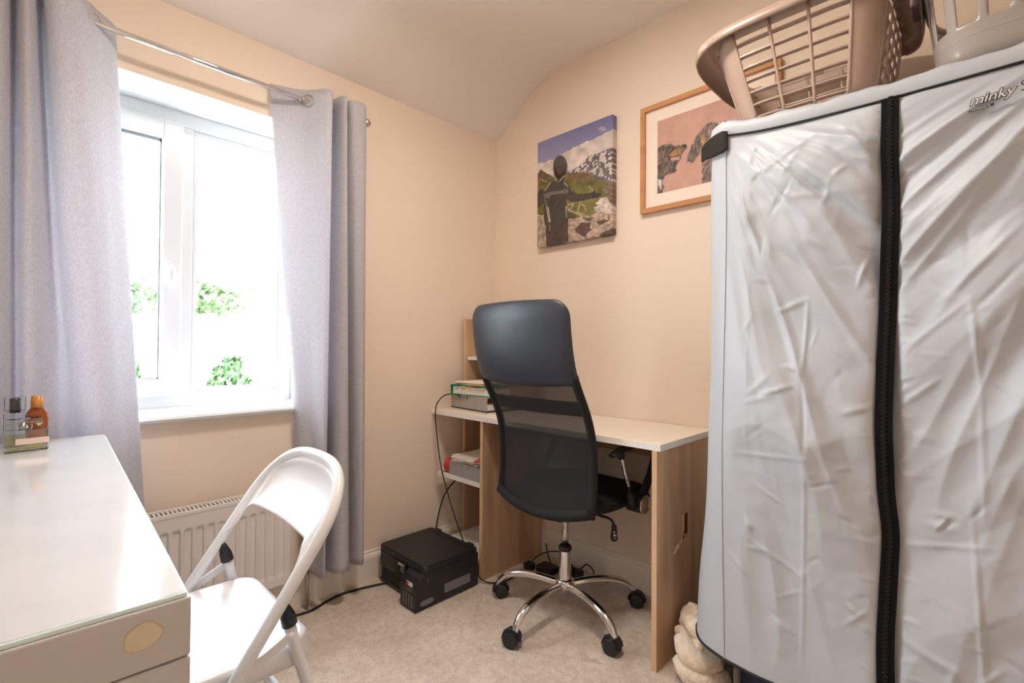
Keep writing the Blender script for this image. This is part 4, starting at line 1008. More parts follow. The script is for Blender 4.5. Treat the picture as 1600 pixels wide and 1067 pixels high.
# framed dog portrait
fy0, fy1, fz0, fz1 = -0.935, -1.491, 1.640, 2.100
pfm = thing('picture_frame', 'oak framed portrait of two dogs on the right wall behind the fabric wardrobe', 'picture', (-0.012, (fy0+fy1)/2, fz0))
fb = MB(); fw_ = 0.021
for a, b in (((fy1, fz0), (fy0, fz0+fw_)), ((fy1, fz1-fw_), (fy0, fz1)), ((fy1, fz0+fw_), (fy1+fw_, fz1-fw_)), ((fy0-fw_, fz0+fw_), (fy0, fz1-fw_))):
    fb.box((-0.024, a[0], a[1]), (-0.002, b[0], b[1]), M['frame_oak'], 0.001)
fb.build('frame', pfm)
MB().box((-0.011, fy1+0.018, fz0+0.018), (-0.004, fy0-0.018, fz1-0.018), M['mount']).build('mount', pfm)
py0_, py1_, pz0_, pz1_ = -1.011, -1.422, 1.716, 2.026
nu, nv = 200, 150
U, V = np.meshgrid(np.linspace(0, 1, nu), np.linspace(0, 1, nv)); yy = py0_+(py1_-py0_)*U; zz = pz0_+(pz1_-pz0_)*V
n1 = fbm(yy*30, zz*30, 3); n2 = fbm(yy*140+zz*60, zz*90, 9); n4 = fbm(yy*220, zz*60+yy*90, 15)
yq = yy+(n2-0.47)*0.012; zq = zz+(n4-0.47)*0.012
col = np.broadcast_to(np.array((200, 156, 140.0)), U.shape+(3,)).copy()*(1+0.06*(n1[..., None]-0.5)*2)
dogs = {
 'dog1': [(-1.005, 1.909), (-1.035, 1.918), (-1.069, 1.914), (-1.09, 1.899), (-1.138, 1.891), (-1.141, 1.879), (-1.117, 1.851), (-1.116, 1.834), (-1.096, 1.819), (-1.095, 1.788), (-1.066, 1.787), (-1.048, 1.785), (-1.035, 1.768), (-1.042, 1.737), (-1.036, 1.712), (-1.005, 1.71)],
 'head2': [(-1.195, 1.908), (-1.206, 1.937), (-1.225, 1.953), (-1.263, 1.940), (-1.285, 1.910), (-1.31, 1.885), (-1.33, 1.850), (-1.31, 1.832), (-1.242, 1.840), (-1.211, 1.864)],
 'neck2': [(-1.206, 1.842), (-1.30, 1.842), (-1.33, 1.70), (-1.201, 1.70)],
 'ear2': [(-1.200, 1.932), (-1.175, 1.908), (-1.146, 1.854), (-1.138, 1.82), (-1.164, 1.807), (-1.192, 1.836), (-1.210, 1.877)]}
col = blend(col, inpoly(yq, zq, dogs['dog1']), (108, 92, 83), 0.75, n2)
col = blend(col, inpoly(yq, zq, [(-1.06, 1.866), (-1.087, 1.882), (-1.129, 1.877), (-1.111, 1.863), (-1.081, 1.856)]), (170, 124, 84), 0.35, n4)
col = blend(col, inpoly(yy, zz, [(-1.122, 1.893), (-1.138, 1.892), (-1.141, 1.880), (-1.128, 1.880)]), (44, 38, 38), 0.1, n4)
col = blend(col, inpoly(yy, zz, [(-1.069, 1.853), (-1.111, 1.849), (-1.108, 1.836), (-1.078, 1.839)]), (204, 150, 150), 0.2, n4)
col = blend(col, inpoly(yq, zq, [(-1.016, 1.778), (-1.031, 1.772), (-1.032, 1.745), (-1.025, 1.732), (-1.018, 1.742)]), (214, 206, 200), 0.15, n4)
col = blend(col, ((yy+1.062)/0.010)**2+((zz-1.899)/0.006)**2 < 1, (40, 34, 34), 0, None, 0.8)
col = blend(col, inpoly(yq, zq, dogs['neck2']), (132, 112, 100), 0.6, n2)
col = blend(col, inpoly(yq, zq, dogs['head2']), (126, 108, 96), 0.6, n2)
col = blend(col, inpoly(yq, zq, dogs['ear2']), (116, 100, 90), 0.6, n4)
col = blend(col, inpoly(yq, zq, [(-1.197, 1.912), (-1.215, 1.905), (-1.222, 1.866), (-1.206, 1.862)]), (178, 132, 86), 0.4, n4)
col = blend(col, inpoly(yq, zq, [(-1.225, 1.925), (-1.262, 1.915), (-1.262, 1.88), (-1.235, 1.875)]), (166, 138, 132), 0.3, n4)
pb_ = MB().grid(lambda u, v: (-0.0122, py0_+(py1_-py0_)*u, pz0_+(pz1_-pz0_)*v), nu, nv, M['print'], smooth=False)
c_ = lin_np(col).reshape(-1, 3); pb_.col = np.hstack([c_, np.ones((len(c_), 1))]); pb_.build('dog_print', pfm)

# wall screw
tag(MB().lathe([(0.0015, 0), (0.0015, 0.008), (0.004, 0.008), (0.004, 0.011), (0.002, 0.012)], (-0.012, -1.848, 2.079), M['dark'], axis='X', n=12).build('wall_screw'), 'small dark screw in the right wall between the two laundry baskets', 'screw')

# ================================================================== fabric wardrobe
WXF, WY0, WY1, WZT = -0.505, -1.470, -2.235, 1.638        # front plane, left edge, right edge, piping height
wd = thing('fabric_wardrobe', 'tall silver fabric wardrobe with a black zip in front of the right wall', 'wardrobe', (-0.27, -1.85, 0))
ZY = -1.847
rng = np.random.RandomState(4)
# crease ridges on the front: ((y,z),(y,z), height, width)
def Q(px, py):
    # photograph-measured crease ends are stored as metres on the front panel
    return (px, py)
ridges = [
 (-1.475, 1.640, -1.830, 1.265, 0.016, 0.030), (-1.475, 1.560, -1.660, 1.180, 0.010, 0.045), (-1.480, 1.430, -1.835, 1.140, -0.010, 0.028),
 (-1.475, 1.400, -1.660, 0.560, -0.012, 0.050), (-1.480, 1.250, -1.760, 0.620, 0.012, 0.060), (-1.500, 0.900, -1.720, 0.300, -0.010, 0.060),
 (-2.230, 1.620, -1.860, 1.300, 0.016, 0.032), (-2.230, 1.480, -1.860, 1.190, -0.012, 0.036), (-2.230, 1.380, -1.900, 1.000, 0.014, 0.050),
 (-2.230, 1.120, -1.870, 0.760, 0.014, 0.045), (-2.230, 0.900, -1.870, 0.560, -0.010, 0.050), (-2.120, 0.600, -1.870, 0.400, 0.008, 0.040),
 (-1.700, 1.590, -1.560, 1.520, 0.006, 0.012), (-1.700, 1.590, -1.600, 1.560, 0.005, 0.010), (-1.760, 1.600, -1.820, 1.500, 0.007, 0.012),
 (-1.730, 1.560, -1.830, 1.440, -0.006, 0.012), (-1.820, 1.540, -1.780, 1.600, 0.005, 0.010), (-1.560, 1.620, -1.545, 1.560, 0.005, 0.008), (-1.6, 1.45, -1.8, 1.43, 0.003, 0.01),
 (-1.690, 1.180, -1.680, 1.000, 0.005, 0.007), (-1.680, 1.000, -1.690, 0.780, -0.004, 0.007), (-1.690, 0.800, -1.670, 0.250, 0.005, 0.007),
 (-1.985, 1.170, -2.000, 0.980, 0.005, 0.007), (-2.000, 0.980, -2.005, 0.700, 0.004, 0.007), (-1.985, 0.740, -2.010, 0.250, 0.005, 0.007),
 (-2.06, 1.31, -1.94, 1.16, 0.006, 0.010), (-2.075, 1.25, -1.975, 1.12, -0.004, 0.008), (-1.87, 1.05, -1.99, 1.17, 0.004, 0.008), (-1.865, 0.62, -2.02, 0.66, 0.004, 0.007),
 (-1.865, 0.93, -1.94, 1.00, 0.005, 0.008), (-1.50, 0.77, -1.70, 0.79, 0.003, 0.007), (-1.545, 0.545, -1.68, 0.48, 0.004, 0.007), (-1.54, 0.60, -1.555, 0.565, 0.005, 0.007),
 (-1.77, 0.46, -1.79, 0.44, 0.005, 0.008), (-1.865, 0.42, -1.99, 0.37, 0.005, 0.012), (-1.85, 0.33, -2.05, 0.36, 0.003, 0.008)]
for i in range(170):     # short random creases and gathers along the zip
    if i < 30:
        z = 0.25+1.3*i/30+rng.uniform(-0.02, 0.02); s = rng.choice((-1, 1)); L = rng.uniform(0.02, 0.05)
        ridges.append((ZY+s*0.010, z, ZY+s*(0.010+L), z+s*0+rng.uniform(-0.012, 0.02), 0.0025, 0.006))
    else:
        y = rng.uniform(-2.2, -1.5); z = rng.uniform(0.3, 1.55); a = rng.uniform(0, PI); L = rng.uniform(0.03, 0.09)
        ridges.append((y, z, y+L*math.cos(a), z+L*math.sin(a), rng.uniform(-0.0045, 0.0055), rng.uniform(0.004, 0.011)))
RA = np.array(ridges)
def crease(y, z):
    d = np.zeros_like(y)
    for (y1, z1, y2, z2, h, w_) in ridges:
        dy, dz = y2-y1, z2-z1; L = dy*dy+dz*dz
        t = ((y-y1)*dy+(z-z1)*dz)/L; tc = np.clip(t, 0, 1)
        dist = np.hypot(y-y1-tc*dy, z-z1-tc*dz)
        big = w_ > 0.02; q = np.clip(dist/(w_*1.5), 0, 1) if big else np.clip(dist/(w_*1.3), 0, 1)
        taper = np.sin(PI*np.clip(0.12+0.76*tc, 0, 1)) if big else (1-(2*tc-1)**2)*0.8+0.2
        d += h*taper*((np.sqrt((1-q)**2+0.004)-0.063) if big else (1-q)**1.4)
    # tension folds fanning out from the two top corners towards the zip
    left = y > ZY
    oy = np.where(left, WY0+0.03, WY1-0.03); oz = 1.75
    r = np.hypot(y-oy, z-oz); th = np.arctan2(oz-z, np.abs(y-oy))
    sd = np.where(left, 0.0, 17.3)
    n = vnoise(th*7+sd+20, r*1.6+sd+5, 31)
    f1 = 1-np.abs(2*n-1)
    n2 = vnoise(th*17+sd+40, r*3.0+sd+9, 37); f2 = 1-np.abs(2*n2-1)
    fade = np.clip((r-0.10)/0.25, 0, 1)*np.clip(1.25-0.35*r, 0.4, 1)
    d += fade*np.where(left, 1.0, 0.72)*(0.034*f1+0.014*f2)
    n3 = fbm(y*9+50, z*9+50, 61, 3); d += 0.012*(n3-0.45)
    n4 = fbm(y*26+80, z*20+30, 71, 2); d += 0.0050*(1-np.abs(2.6*n4-1))*np.clip(fbm(y*4+9, z*4+3, 73, 2)*2.2-0.7, 0, 1)
    return d
NZ, NF, NSd = 300, 240, 60
zs = np.linspace(0, 1, NZ)
cov = MB(); verts = []
def hem_z(s): return 0.180 + 0.004*math.sin(s*9)
cols_ = []
def side_y(xx, zz, sgn):
    # bulge of the side panel between front edge and wall
    t = (xx-WXF)/(-0.04-WXF); low = np.clip((0.95-zz)/0.77, 0, 1)
    b = 0.058*(1-math.exp(-max(t, 0)/0.05)) + 0.085*low*math.sin(PI*min(1, max(0, t)))**0.8
    return b*sgn
loop = []
for i in range(NSd): loop.append(('L', i/(NSd-1)))
for i in range(1, NF): loop.append(('F', i/(NF-1)))
for i in range(1, NSd): loop.append(('R', i/(NSd-1)))
NL = len(loop)
XYZ = np.zeros((NZ, NL, 3))
for k, (s, t) in enumerate(loop):
    zz = 0.182+(WZT+0.030*(1.0 if s == 'L' else math.exp(-t/0.16) if s == 'F' else 0.0)-0.182)*zs
    if s == 'L':
        xx = -0.04+(WXF+0.04)*t; y = WY0+side_y(xx, zz, 1)+0.006*np.sin(zz*11+t*5)*math.sin(PI*t); x = np.full(NZ, xx)
    elif s == 'R':
        xx = WXF+(-0.04-WXF)*t; y = WY1+side_y(xx, zz, -1); x = np.full(NZ, xx)
    else:
        y0 = WY0+(WY1-WY0)*t; y = np.full(NZ, y0)
        seamw = 0.010*np.sin((zz-0.3)*4.2)*math.exp(-(t/0.12)**2)
        y = y+seamw*0.6
        edge_ = min(1.0, min(t, 1-t)/0.10)*np.clip((WZT-zz)/0.10, 0.0, 1)**0.7
        puff = 0.030*np.sin(PI*np.clip((zz-0.1)/1.6, 0, 1))*(math.sin(PI*t)**0.7)*(0.5+0.5*math.cos(4*PI*(t-0.25)))
        lift = 0.014*np.cos(zz*6+t*7)*edge_
        zipk = 1-0.75*np.exp(-((y-ZY)/0.022)**2)
        x = WXF-(crease(y, zz)*edge_*zipk+puff*0.6+lift*0.4)
    XYZ[:, k, 0] = x; XYZ[:, k, 1] = y; XYZ[:, k, 2] = zz
# round the two front vertical edges
for e in (NSd-1, NSd-1+NF-1):
    for it in range(3):
        XYZ[:, e-2:e+3, :2] = (XYZ[:, e-3:e+2, :2]+XYZ[:, e-1:e+4, :2]+XYZ[:, e-2:e+3, :2])/3
# hem lifts a little at the front left
hemk = np.exp(-((np.arange(NL)-NSd)/12.0)**2)
vs = [tuple(XYZ[j, k]) for j in range(NZ) for k in range(NL)]
fs = [(j*NL+k, j*NL+k+1, (j+1)*NL+k+1, (j+1)*NL+k) for j in range(NZ-1) for k in range(NL-1)]
cov.add(vs, fs, M['cover'], True); cov.build('fabric_cover', wd, fix=False)
# top panel with rolled edge above the piping
rim0 = [Vector(XYZ[-1, k]) for k in range(NL)]
tpv = []; cx_, cy_ = -0.27, (WY0+WY1)/2
lev = [(0.0, 0.0), (0.003, 0.008), (0.003, 0.024), (0.001, 0.036), (-0.010, 0.044), (-0.06, 0.046), (-0.20, 0.042)]
for li, (o_, h) in enumerate(lev):
    for k, p in enumerate(rim0):
        d = Vector((p.x-cx_, p.y-cy_, 0)); nrm = Vector((-1 if abs(p.x-WXF) < 0.06 and WY1 < p.y < WY0 else 0, 0, 0)) if loop[k][0] == 'F' else Vector((0, 1 if loop[k][0] == 'L' else -1, 0))
        q = p+nrm*o_ + Vector((0, 0, h*(1+0.05*math.sin(k*0.13)+0.03*math.sin(k*0.31))))
        if li >= 5: q = Vector((cx_+(p.x-cx_)*0.9, cy_+(p.y-cy_)*0.92, WZT+0.3*(p.z-WZT)+h))
        if li == 6: q = Vector((cx_, cy_+(p.y-cy_)*0.5, WZT+h))
        tpv.append(tuple(q))
tf = [(j*NL+k, j*NL+k+1, (j+1)*NL+k+1, (j+1)*NL+k) for j in range(len(lev)-1) for k in range(NL-1)]
MB().add(tpv, tf, M['cover'], True).build('top_panel', wd)
MB().tube([tuple(p+Vector((-0.003 if loop[k][0] == 'F' else 0, 0, 0))) for k, p in enumerate(rim0) if k > NSd-18 and k < NSd+NF+8], 0.0032, M['piping'], n=6).build('top_piping', wd)
MB().tube([(XYZ[0, k, 0], XYZ[0, k, 1], XYZ[0, k, 2]) for k in range(NL)], 0.0045, M['piping'], n=6).build('hem_binding', wd)
# seam along the front left edge
def front_x(y, z):
    k = NSd-1+int(round((WY0-y)/(WY0-WY1)*(NF-1))); k = max(0, min(NL-1, k)); j = int(round((z-0.182)/(WZT-0.182)*(NZ-1))); j = max(0, min(NZ-1, j)); return XYZ[j, k, 0]
MB().tube([(XYZ[j, NSd+1, 0]-0.0015, XYZ[j, NSd+1, 1], XYZ[j, NSd+1, 2]) for j in range(0, NZ, 2)], 0.0014, M['cover'], n=6).build('edge_seam', wd)
# zip
zp = [(1.655, -1.851), (1.49, -1.852), (1.37, -1.855), (1.27, -1.851), (1.10, -1.845), (0.92, -1.840), (0.72, -1.844), (0.645, -1.853), (0.54, -1.848), (0.40, -1.842), (0.30, -1.842), (0.185, -1.845)]
zz_ = np.linspace(1.640, 0.185, 150); zy_ = np.interp(-zz_, [-a for a, b in zp], [b for a, b in zp])
zy_ = np.convolve(np.pad(zy_, 4, mode='edge'), np.ones(9)/9, mode='valid')
zv = []; zf = []
zx_ = np.array([min(front_x(zy_[i]+o_, zz_[i]+q_) for o_ in (-0.018, -0.012, -0.006, 0, 0.006, 0.012, 0.018) for q_ in (-0.012, 0, 0.012)) for i in range(150)])
zx_ = np.convolve(np.pad(zx_, 3, mode='edge'), np.ones(7)/7, mode='valid')
for i in range(150):
    xb = zx_[i]-0.0035
    for dy in (-0.0165, -0.016, 0.016, 0.0165): zv.append((xb+(0.006 if abs(dy) > 0.0162 else 0), zy_[i]+dy, zz_[i]))
for i in range(149):
    for k in range(3): zf.append((i*4+k, i*4+k+1, (i+1)*4+k+1, (i+1)*4+k))
zo = MB().add(zv, zf, M['zip_tape'], False).build('zip', wd)
zt = MB()
for i in range(0, 149):
    for f_ in (0, 0.5):
        x = zv[i*4+1][0]*(1-f_)+zv[(i+1)*4+1][0]*f_; y = zy_[i]*(1-f_)+zy_[i+1]*f_; z = zz_[i]*(1-f_)+zz_[i+1]*f_; s = 0.0012 if f_ else -0.0012
        zt.box((x-0.0022, y-0.0042+s, z-0.0014), (x, y+0.0042+s, z+0.0014), M['zip_teeth'])
zt.build('zip_teeth', zo)
# black mesh vent at the top left corner
VP = [(-0.513, -1.487, 1.622, 1.674), (-0.516, -1.474, 1.618, 1.678), (-0.500, -1.446, 1.618, 1.680), (-0.474, -1.408, 1.624, 1.676), (-0.455, -1.388, 1.628, 1.670)]
def vent(u, v):
    f = u*4; i = min(int(f), 3); t = f-i; p = [VP[i][k]*(1-t)+VP[i+1][k]*t for k in range(4)]
    return (p[0], p[1], p[2]+(p[3]-p[2])*v)
MB().grid(vent, 14, 10, M['mesh_vent']).build('mesh_vent', wd, solid=0.002)
# frame poles inside, showing below the hem
for x in (WXF+0.035, -0.075):
    for y in (WY0-0.03, WY1+0.03):
        MB().cyl((x, y, 0.0), (x, y, WZT-0.01), 0.0095, M['tube_grey'], n=12).cyl((x, y, 0.0), (x, y, 0.03), 0.012, M['black_plastic'], n=12).build('frame_pole', wd)
for z in (0.17, WZT):
    for x in (WXF+0.035, -0.075): MB().cyl((x, WY0-0.03, z), (x, WY1+0.03, z), 0.009, M['tube_grey'], n=10).build('frame_rail', wd)
for y in (WY0-0.03, WY1+0.03): MB().cyl((WXF+0.035, y, WZT), (-0.075, y, WZT), 0.009, M['tube_grey'], n=10).build('frame_rail', wd)
# printed logo
lx = min(front_x(y, z) for y in np.linspace(-1.97, -2.09, 12) for z in np.linspace(1.545, 1.59, 5))-0.0012
lg_ = text('logo_lettering', 'minky', 0.027, (lx-0.0006, -1.984, 1.566), (0, -1, 0.05), (0, 0, 1), M['logo'], wd, extrude=0.0004, shear=0.3, offset=0.0016)
text('logo_fill', 'minky', 0.027, (lx-0.0012, -1.984, 1.566), (0, -1, 0.05), (0, 0, 1), M['logo_white'], wd, extrude=0.0004, shear=0.3, offset=0.0002)
text('logo_lettering', 'Su', 0.032, (lx-0.0006, -2.057, 1.570), (0, -1, 0.03), (0, 0, 1), M['logo'], wd, extrude=0.0004, offset=-0.0004)
MB().add([(lx-0.0005, -1.983, 1.553), (lx-0.0005, -2.020, 1.5555), (lx-0.0005, -2.021, 1.5615), (lx-0.0005, -1.9835, 1.559)], [(0, 1, 2, 3)], M['logo']).build('logo_bar', wd)
text('logo_lettering', 'homecare', 0.0075, (lx-0.0012, -1.985, 1.5545), (0, -1, 0.06), (0, 0, 1), M['logo_white'], wd, extrude=0.0002)

# ================================================================== laundry baskets on top of the wardrobe
BZ = WZT+0.057
# taupe lattice basket
bk_ = thing('laundry_basket', 'taupe plastic lattice laundry basket on the left of the wardrobe top', 'laundry basket', (-0.28, -1.69, BZ), 'laundry baskets on the wardrobe')
bcx, bcy = -0.275, -1.655
b0 = (0.185, 0.155); b1 = (0.210, 0.213); Hb = 0.275    # half sizes (x, y) at the base and at the rim
def bside(t, h, off=0.0):
    """t 0..1 round the basket (superellipse), h 0..1 height"""
    a = 2*PI*t; c, s = math.cos(a), math.sin(a); e = 2/5.5
    cyy = bcy+0.025*h
    hx_ = b0[0]+(b1[0]-b0[0])*h**0.9+off; hy_ = b0[1]+(b1[1]-b0[1])*h**0.9+off
    return Vector((bcx+math.copysign(abs(c)**e, c)*hx_, cyy+math.copysign(abs(s)**e, s)*hy_, BZ+0.002+Hb*h))
def t_for(face, w_):
    """parameter of a point on face ('-x','+x','-y','+y') at lateral fraction w_ -1..1"""
    e = 2/5.5
    base = {'+x': 0, '+y': 0.25, '-x': 0.5, '-y': 0.75}[face]
    # lateral = sign(sin)*|sin|^e -> angle
    ang = math.asin(min(1, abs(w_)**(1/e)))/(2*PI)
    return (base+math.copysign(ang, w_)) % 1.0
# solid corners: wide strips
def strip(face_ws, m, name):
    (f0, w0), (f1, w1) = face_ws
    t0, t1 = t_for(f0, w0), t_for(f1, w1)
    if t1 < t0: t1 += 1
    MB().grid(lambda u, v: tuple(bside((t0+(t1-t0)*u) % 1.0, v)), 22, 12, m).build(name, bk_, solid=0.003)
for f0, f1 in (('+x', '+y'), ('+y', '-x'), ('-x', '-y'), ('-y', '+x')):
    strip(((f0, 0.68), (f1, -0.68)), M['taupe'], 'corner_panel')
lat = {}
for fc_ in ('-x', '+x', '-y', '+y'):
    lb_ = MB()
    nbar = 2 if fc_ in ('-x', '+x') else 4
    for i in range(nbar):
        w_ = -0.68+1.36*(i+1)/(nbar+1)
        lb_.tube([tuple(bside(t_for(fc_, w_), h)) for h in np.linspace(0, 0.97, 10)], 0.0045, M['taupe'], n=8)
    for w_ in (-0.68, 0.68): lb_.tube([tuple(bside(t_for(fc_, w_), h)) for h in np.linspace(0, 0.97, 10)], 0.0045, M['taupe'], n=8)
    for i in range(7):
        h = 0.06+0.78*i/6
        P = [bside(t_for(fc_, w_), h, 0.001) for w_ in np.linspace(-0.70, 0.70, 12)]
        dn = Vector(((P[6].x-bcx), (P[6].y-bcy), 0)).normalized() if False else {'-x': Vector((-1, 0, 0)), '+x': Vector((1, 0, 0)), '-y': Vector((0, -1, 0)), '+y': Vector((0, 1, 0))}[fc_]
        vs_ = []; 
        for p in P:
            for (o1, o2) in ((0.001, -0.0022), (-0.014, -0.0022), (-0.014, 0.0022), (0.001, 0.0022)): vs_.append(p+dn*o1+Vector((0, 0, o2)))
        fs_ = [(i_*4+k_, i_*4+(k_+1) % 4, (i_+1)*4+(k_+1) % 4, (i_+1)*4+k_) for i_ in range(len(P)-1) for k_ in range(4)]
        lb_.add(vs_, fs_, M['taupe'])
    # solid strip under the rim
    lb_.grid(lambda u, v: tuple(bside(t_for(fc_, -0.7+1.4*u), 0.90+0.10*v)), 16, 3, M['taupe'])
    lb_.build('lattice_panel', bk_)
MB().grid(lambda u, v: tuple(bside(u % 1.0, 0)*1.0*(1) if v == 1 else Vector((bcx, bcy, BZ+0.003))*(1-v)+bside(u % 1.0, 0)*v), 64, 6, M['taupe']).build('base', bk_, solid=0.003)
def rimf(u, v):
    p = bside(u % 1.0, 1.0); d = Vector((p.x-bcx, p.y-bcy, 0)).normalized(); a = PI*1.15*v
    endf = max(0.0, abs((p.y-bcy)/b1[1])-0.55)/0.45 if abs(p.x-bcx) < b1[0]*0.9 else 0.25
    r = 0.017+0.012*endf
    dipz = -0.020*endf
    return tuple(p+d*(r*(1-math.cos(a)))+Vector((0, 0, r*math.sin(a)*0.9+dipz - 0.012*v*v)))
MB().grid(rimf, 128, 10, M['taupe']).build('rim', bk_, solid=0.003)

# grey slotted basket
gk_ = thing('laundry_basket', 'grey plastic slotted laundry basket on the right of the wardrobe top', 'laundry basket', (-0.27, -2.10, BZ), 'laundry baskets on the wardrobe')
gcx, gcy = -0.275, -2.117
g0 = (0.185, 0.190); g1 = (0.222, 0.216); Hg = 0.26
def gside(t, h):
    a = 2*PI*t; c, s = math.cos(a), math.sin(a); e = 2/4.5
    hr_ = min(1, h/0.10); k_ = 0.94+0.06*math.sin(hr_*PI/2)
    hx_ = (g0[0]+(g1[0]-g0[0])*h)*k_; hy_ = (g0[1]+(g1[1]-g0[1])*h)*k_
    return (gcx+math.copysign(abs(c)**e, c)*hx_, gcy+math.copysign(abs(s)**e, s)*hy_, BZ+0.002+Hg*h)
# wall built as a grid whose slots are left open
NU, NV = 192, 40
gv = [gside(i/NU, j/(NV-1)) for j in range(NV) for i in range(NU)]
gf = []
# angle -> arc length for even slots
arc = [0.0]
for i in range(1, NU+1):
    a_, b_ = Vector(gside((i-1)/NU, 0.6)), Vector(gside((i % NU)/NU, 0.6)); arc.append(arc[-1]+(b_-a_).length)
nsl = 26; per = arc[-1]/nsl; shift = None
front = [i for i in range(NU) if abs(gside(i/NU, 0.6)[1]-(-1.976)) < 0.004 and gside(i/NU, 0.6)[0] < gcx]
ph0 = arc[front[0]] if front else 0
for j in range(NV-1):
    h = (j+0.5)/(NV-1)
    for i in range(NU):
        q = ((arc[i]+arc[i+1])/2-ph0+per/2) % per-per/2
        hh = (h-0.60)*Hg; half = 0.072
        dx_ = abs(q); inside = (abs(hh) < half and dx_ < 0.0175) or (dx_**2+(abs(hh)-half)**2 < 0.0175**2)
        if inside and 0.30 < h < 0.92: continue
        gf.append((j*NU+i, j*NU+(i+1) % NU, (j+1)*NU+(i+1) % NU, (j+1)*NU+i))
MB().add(gv, gf, M['grey_basket'], True).build('slotted_wall', gk_, solid=0.003)
MB().grid(lambda u, v: tuple(Vector((gcx, gcy, BZ+0.003))*(1-v)+Vector(gside(u % 1.0, 0))*v), 64, 5, M['grey_basket']).build('base', gk_, solid=0.003)
MB().tube([gside(i/96, 0.20) for i in range(96)], 0.0022, M['grey_basket'], n=6, closed=True).build('ridge', gk_)
MB().tube([Vector(gside(i/96, 1.0)) for i in range(96)], 0.009, M['grey_basket'], n=8, closed=True).build('rim', gk_)
MB().box((-0.46, gcy+0.218, BZ+0.165), (-0.38, gcy+0.236, BZ+0.20), M['plum'], 0.006).build('handle_clip', gk_)

# ================================================================== blanket and navy box on the floor
def fleece():
    rs = np.random.RandomState(2); b = MB()
    def blob(cx, cy, cz, lx, ly, lz, ph):
        n, m_ = 44, 26; vs = []; fs = []
        for j in range(m_):
            th = PI*j/(m_-1)
            for i in range(n):
                a = 2*PI*i/n
                r = 1+0.10*math.sin(3*a+ph+2.2*th)+0.08*math.sin(5*a-ph+4*th)+0.06*math.sin(9*th+2*a+ph)
                z = cz+lz*r*math.cos(th)
                vs.append((cx+lx*r*math.sin(th)*math.cos(a), cy+ly*r*math.sin(th)*math.sin(a), max(0.003, z)))
        for j in range(m_-1):
            for i in range(n): fs.append((j*n+i, j*n+(i+1) % n, (j+1)*n+(i+1) % n, (j+1)*n+i))
        b.add(vs, fs, M['fleece'], True)
    blob(-0.335, -1.345, 0.085, 0.085, 0.080, 0.080, 0.3)
    blob(-0.300, -1.315, 0.130, 0.060, 0.062, 0.060, 1.3)
    # rolled folds
    for pts, r in (([(-0.40, -1.30, 0.13), (-0.425, -1.335, 0.10), (-0.415, -1.38, 0.085), (-0.38, -1.42, 0.09)], 0.034), ([(-0.415, -1.300, 0.07), (-0.43, -1.345, 0.045), (-0.41, -1.40, 0.040), (-0.37, -1.44, 0.045)], 0.036), ([(-0.35, -1.29, 0.165), (-0.37, -1.33, 0.165), (-0.385, -1.375, 0.135)], 0.028)):
        P = spline(pts, 22)
        b.tube([tuple(p) for p in P], [r*(0.55+0.45*math.sin(PI*min(1, max(0, (i+2)/25)))) for i in range(22)], M['fleece'], n=16)
    return b
bl = tag(fleece().build('fleece_blanket'), 'cream fluffy fleece blanket bundled between the desk and the wardrobe', 'blanket')
nbx = thing('storage_bin', 'navy fabric storage box under the wardrobe hem', 'box', (-0.30, -1.60, 0))
MB().box((-0.455, -1.78, 0.0), (-0.20, -1.492, 0.135), M['navy'], 0.006).build('box_body', nbx)
MB().box((-0.459, -1.784, 0.118), (-0.196, -1.488, 0.150), M['navy'], 0.006).build('lid', nbx)

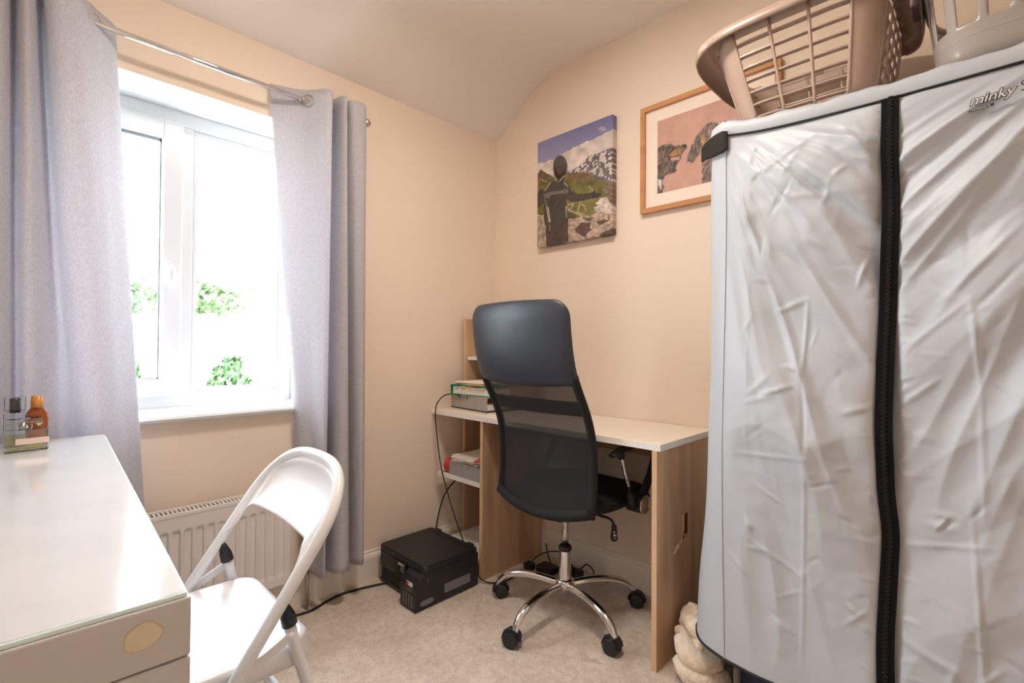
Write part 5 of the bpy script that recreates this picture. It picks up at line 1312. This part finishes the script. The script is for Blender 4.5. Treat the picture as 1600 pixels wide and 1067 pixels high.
# ================================================================== outside
struct(MB().add([(-60, 0.6, -3.0), (60, 0.6, -3.0), (60, 90, -3.0), (-60, 90, -3.0)], [(0, 1, 2, 3)], M['lawn']), 'ground')
def shrub(name, label, cat, c, r, n, mats, trunk=None, leaf=0.16, seed=0, group=None):
    rs = np.random.RandomState(seed); o = thing(name, label, cat, (c[0], c[1], -3.0), group)
    b = MB()
    d = rs.normal(size=(n, 3)); d /= np.linalg.norm(d, axis=1)[:, None]
    lump = 1+0.22*np.sin(d[:, 0]*5+seed)+0.18*np.sin(d[:, 2]*7+d[:, 1]*4)
    rad_ = (0.62+0.38*rs.rand(n))*lump
    for i in range(n):
        p = Vector((c[0]+d[i, 0]*r[0]*rad_[i], c[1]+d[i, 1]*r[1]*rad_[i], c[2]+d[i, 2]*r[2]*rad_[i]))
        a = Vector(rs.normal(size=3)).normalized(); t = a.orthogonal().normalized(); t2 = a.cross(t); s = leaf*rs.uniform(0.6, 1.3)
        b.add([p-t*s, p+t2*s*0.5, p+t*s, p-t2*s*0.5], [(0, 1, 2, 3)], mats[rs.randint(len(mats))])
    b.build('foliage', o)
    if trunk: MB().cyl((c[0], c[1], -3.0), (c[0], c[1], c[2]), trunk, M['bark'], r1=trunk*0.6).build('trunk', o)
    return o
L = [M['leaf_a'], M['leaf_b']]
shrub('garden_shrub', 'leafy green garden shrub seen low through the right window pane', 'shrub', (1.36, 10.0, -0.35), (0.72, 0.5, 0.95), 4200, L, 0.08, 0.10, 1, 'garden shrubs outside')
shrub('garden_shrub', 'leafy green garden shrub seen low through the left window sash', 'shrub', (-0.32, 10.6, -0.30), (0.55, 0.5, 0.95), 3000, L, 0.08, 0.10, 2, 'garden shrubs outside')
shrub('tree', 'pale green tree crown seen higher up through the right window pane', 'tree', (2.9, 20.0, 2.9), (1.7, 1.2, 0.8), 1500, [M['leaf_b']], 0.15, 0.15, 3, 'trees outside')
shrub('tree', 'pale green tree crown seen higher up through the left window sash', 'tree', (0.0, 20.0, 2.85), (1.1, 1.2, 0.8), 900, [M['leaf_b'], M['leaf_a']], 0.15, 0.15, 4)
hs = thing('house', 'pale building between the shrubs and the trees outside the window', 'house', (1.5, 15.0, -3))
MB().box((-6, 14.0, -3.0), (9, 19, 1.45), M['render_white']).build('wall', hs)
MB().prism([(13.8, 1.45), (16.5, 2.0), (19.2, 1.45)], -6.3, 9.3, M['roof_tile'], axis='X').build('roof', hs, fix=True)
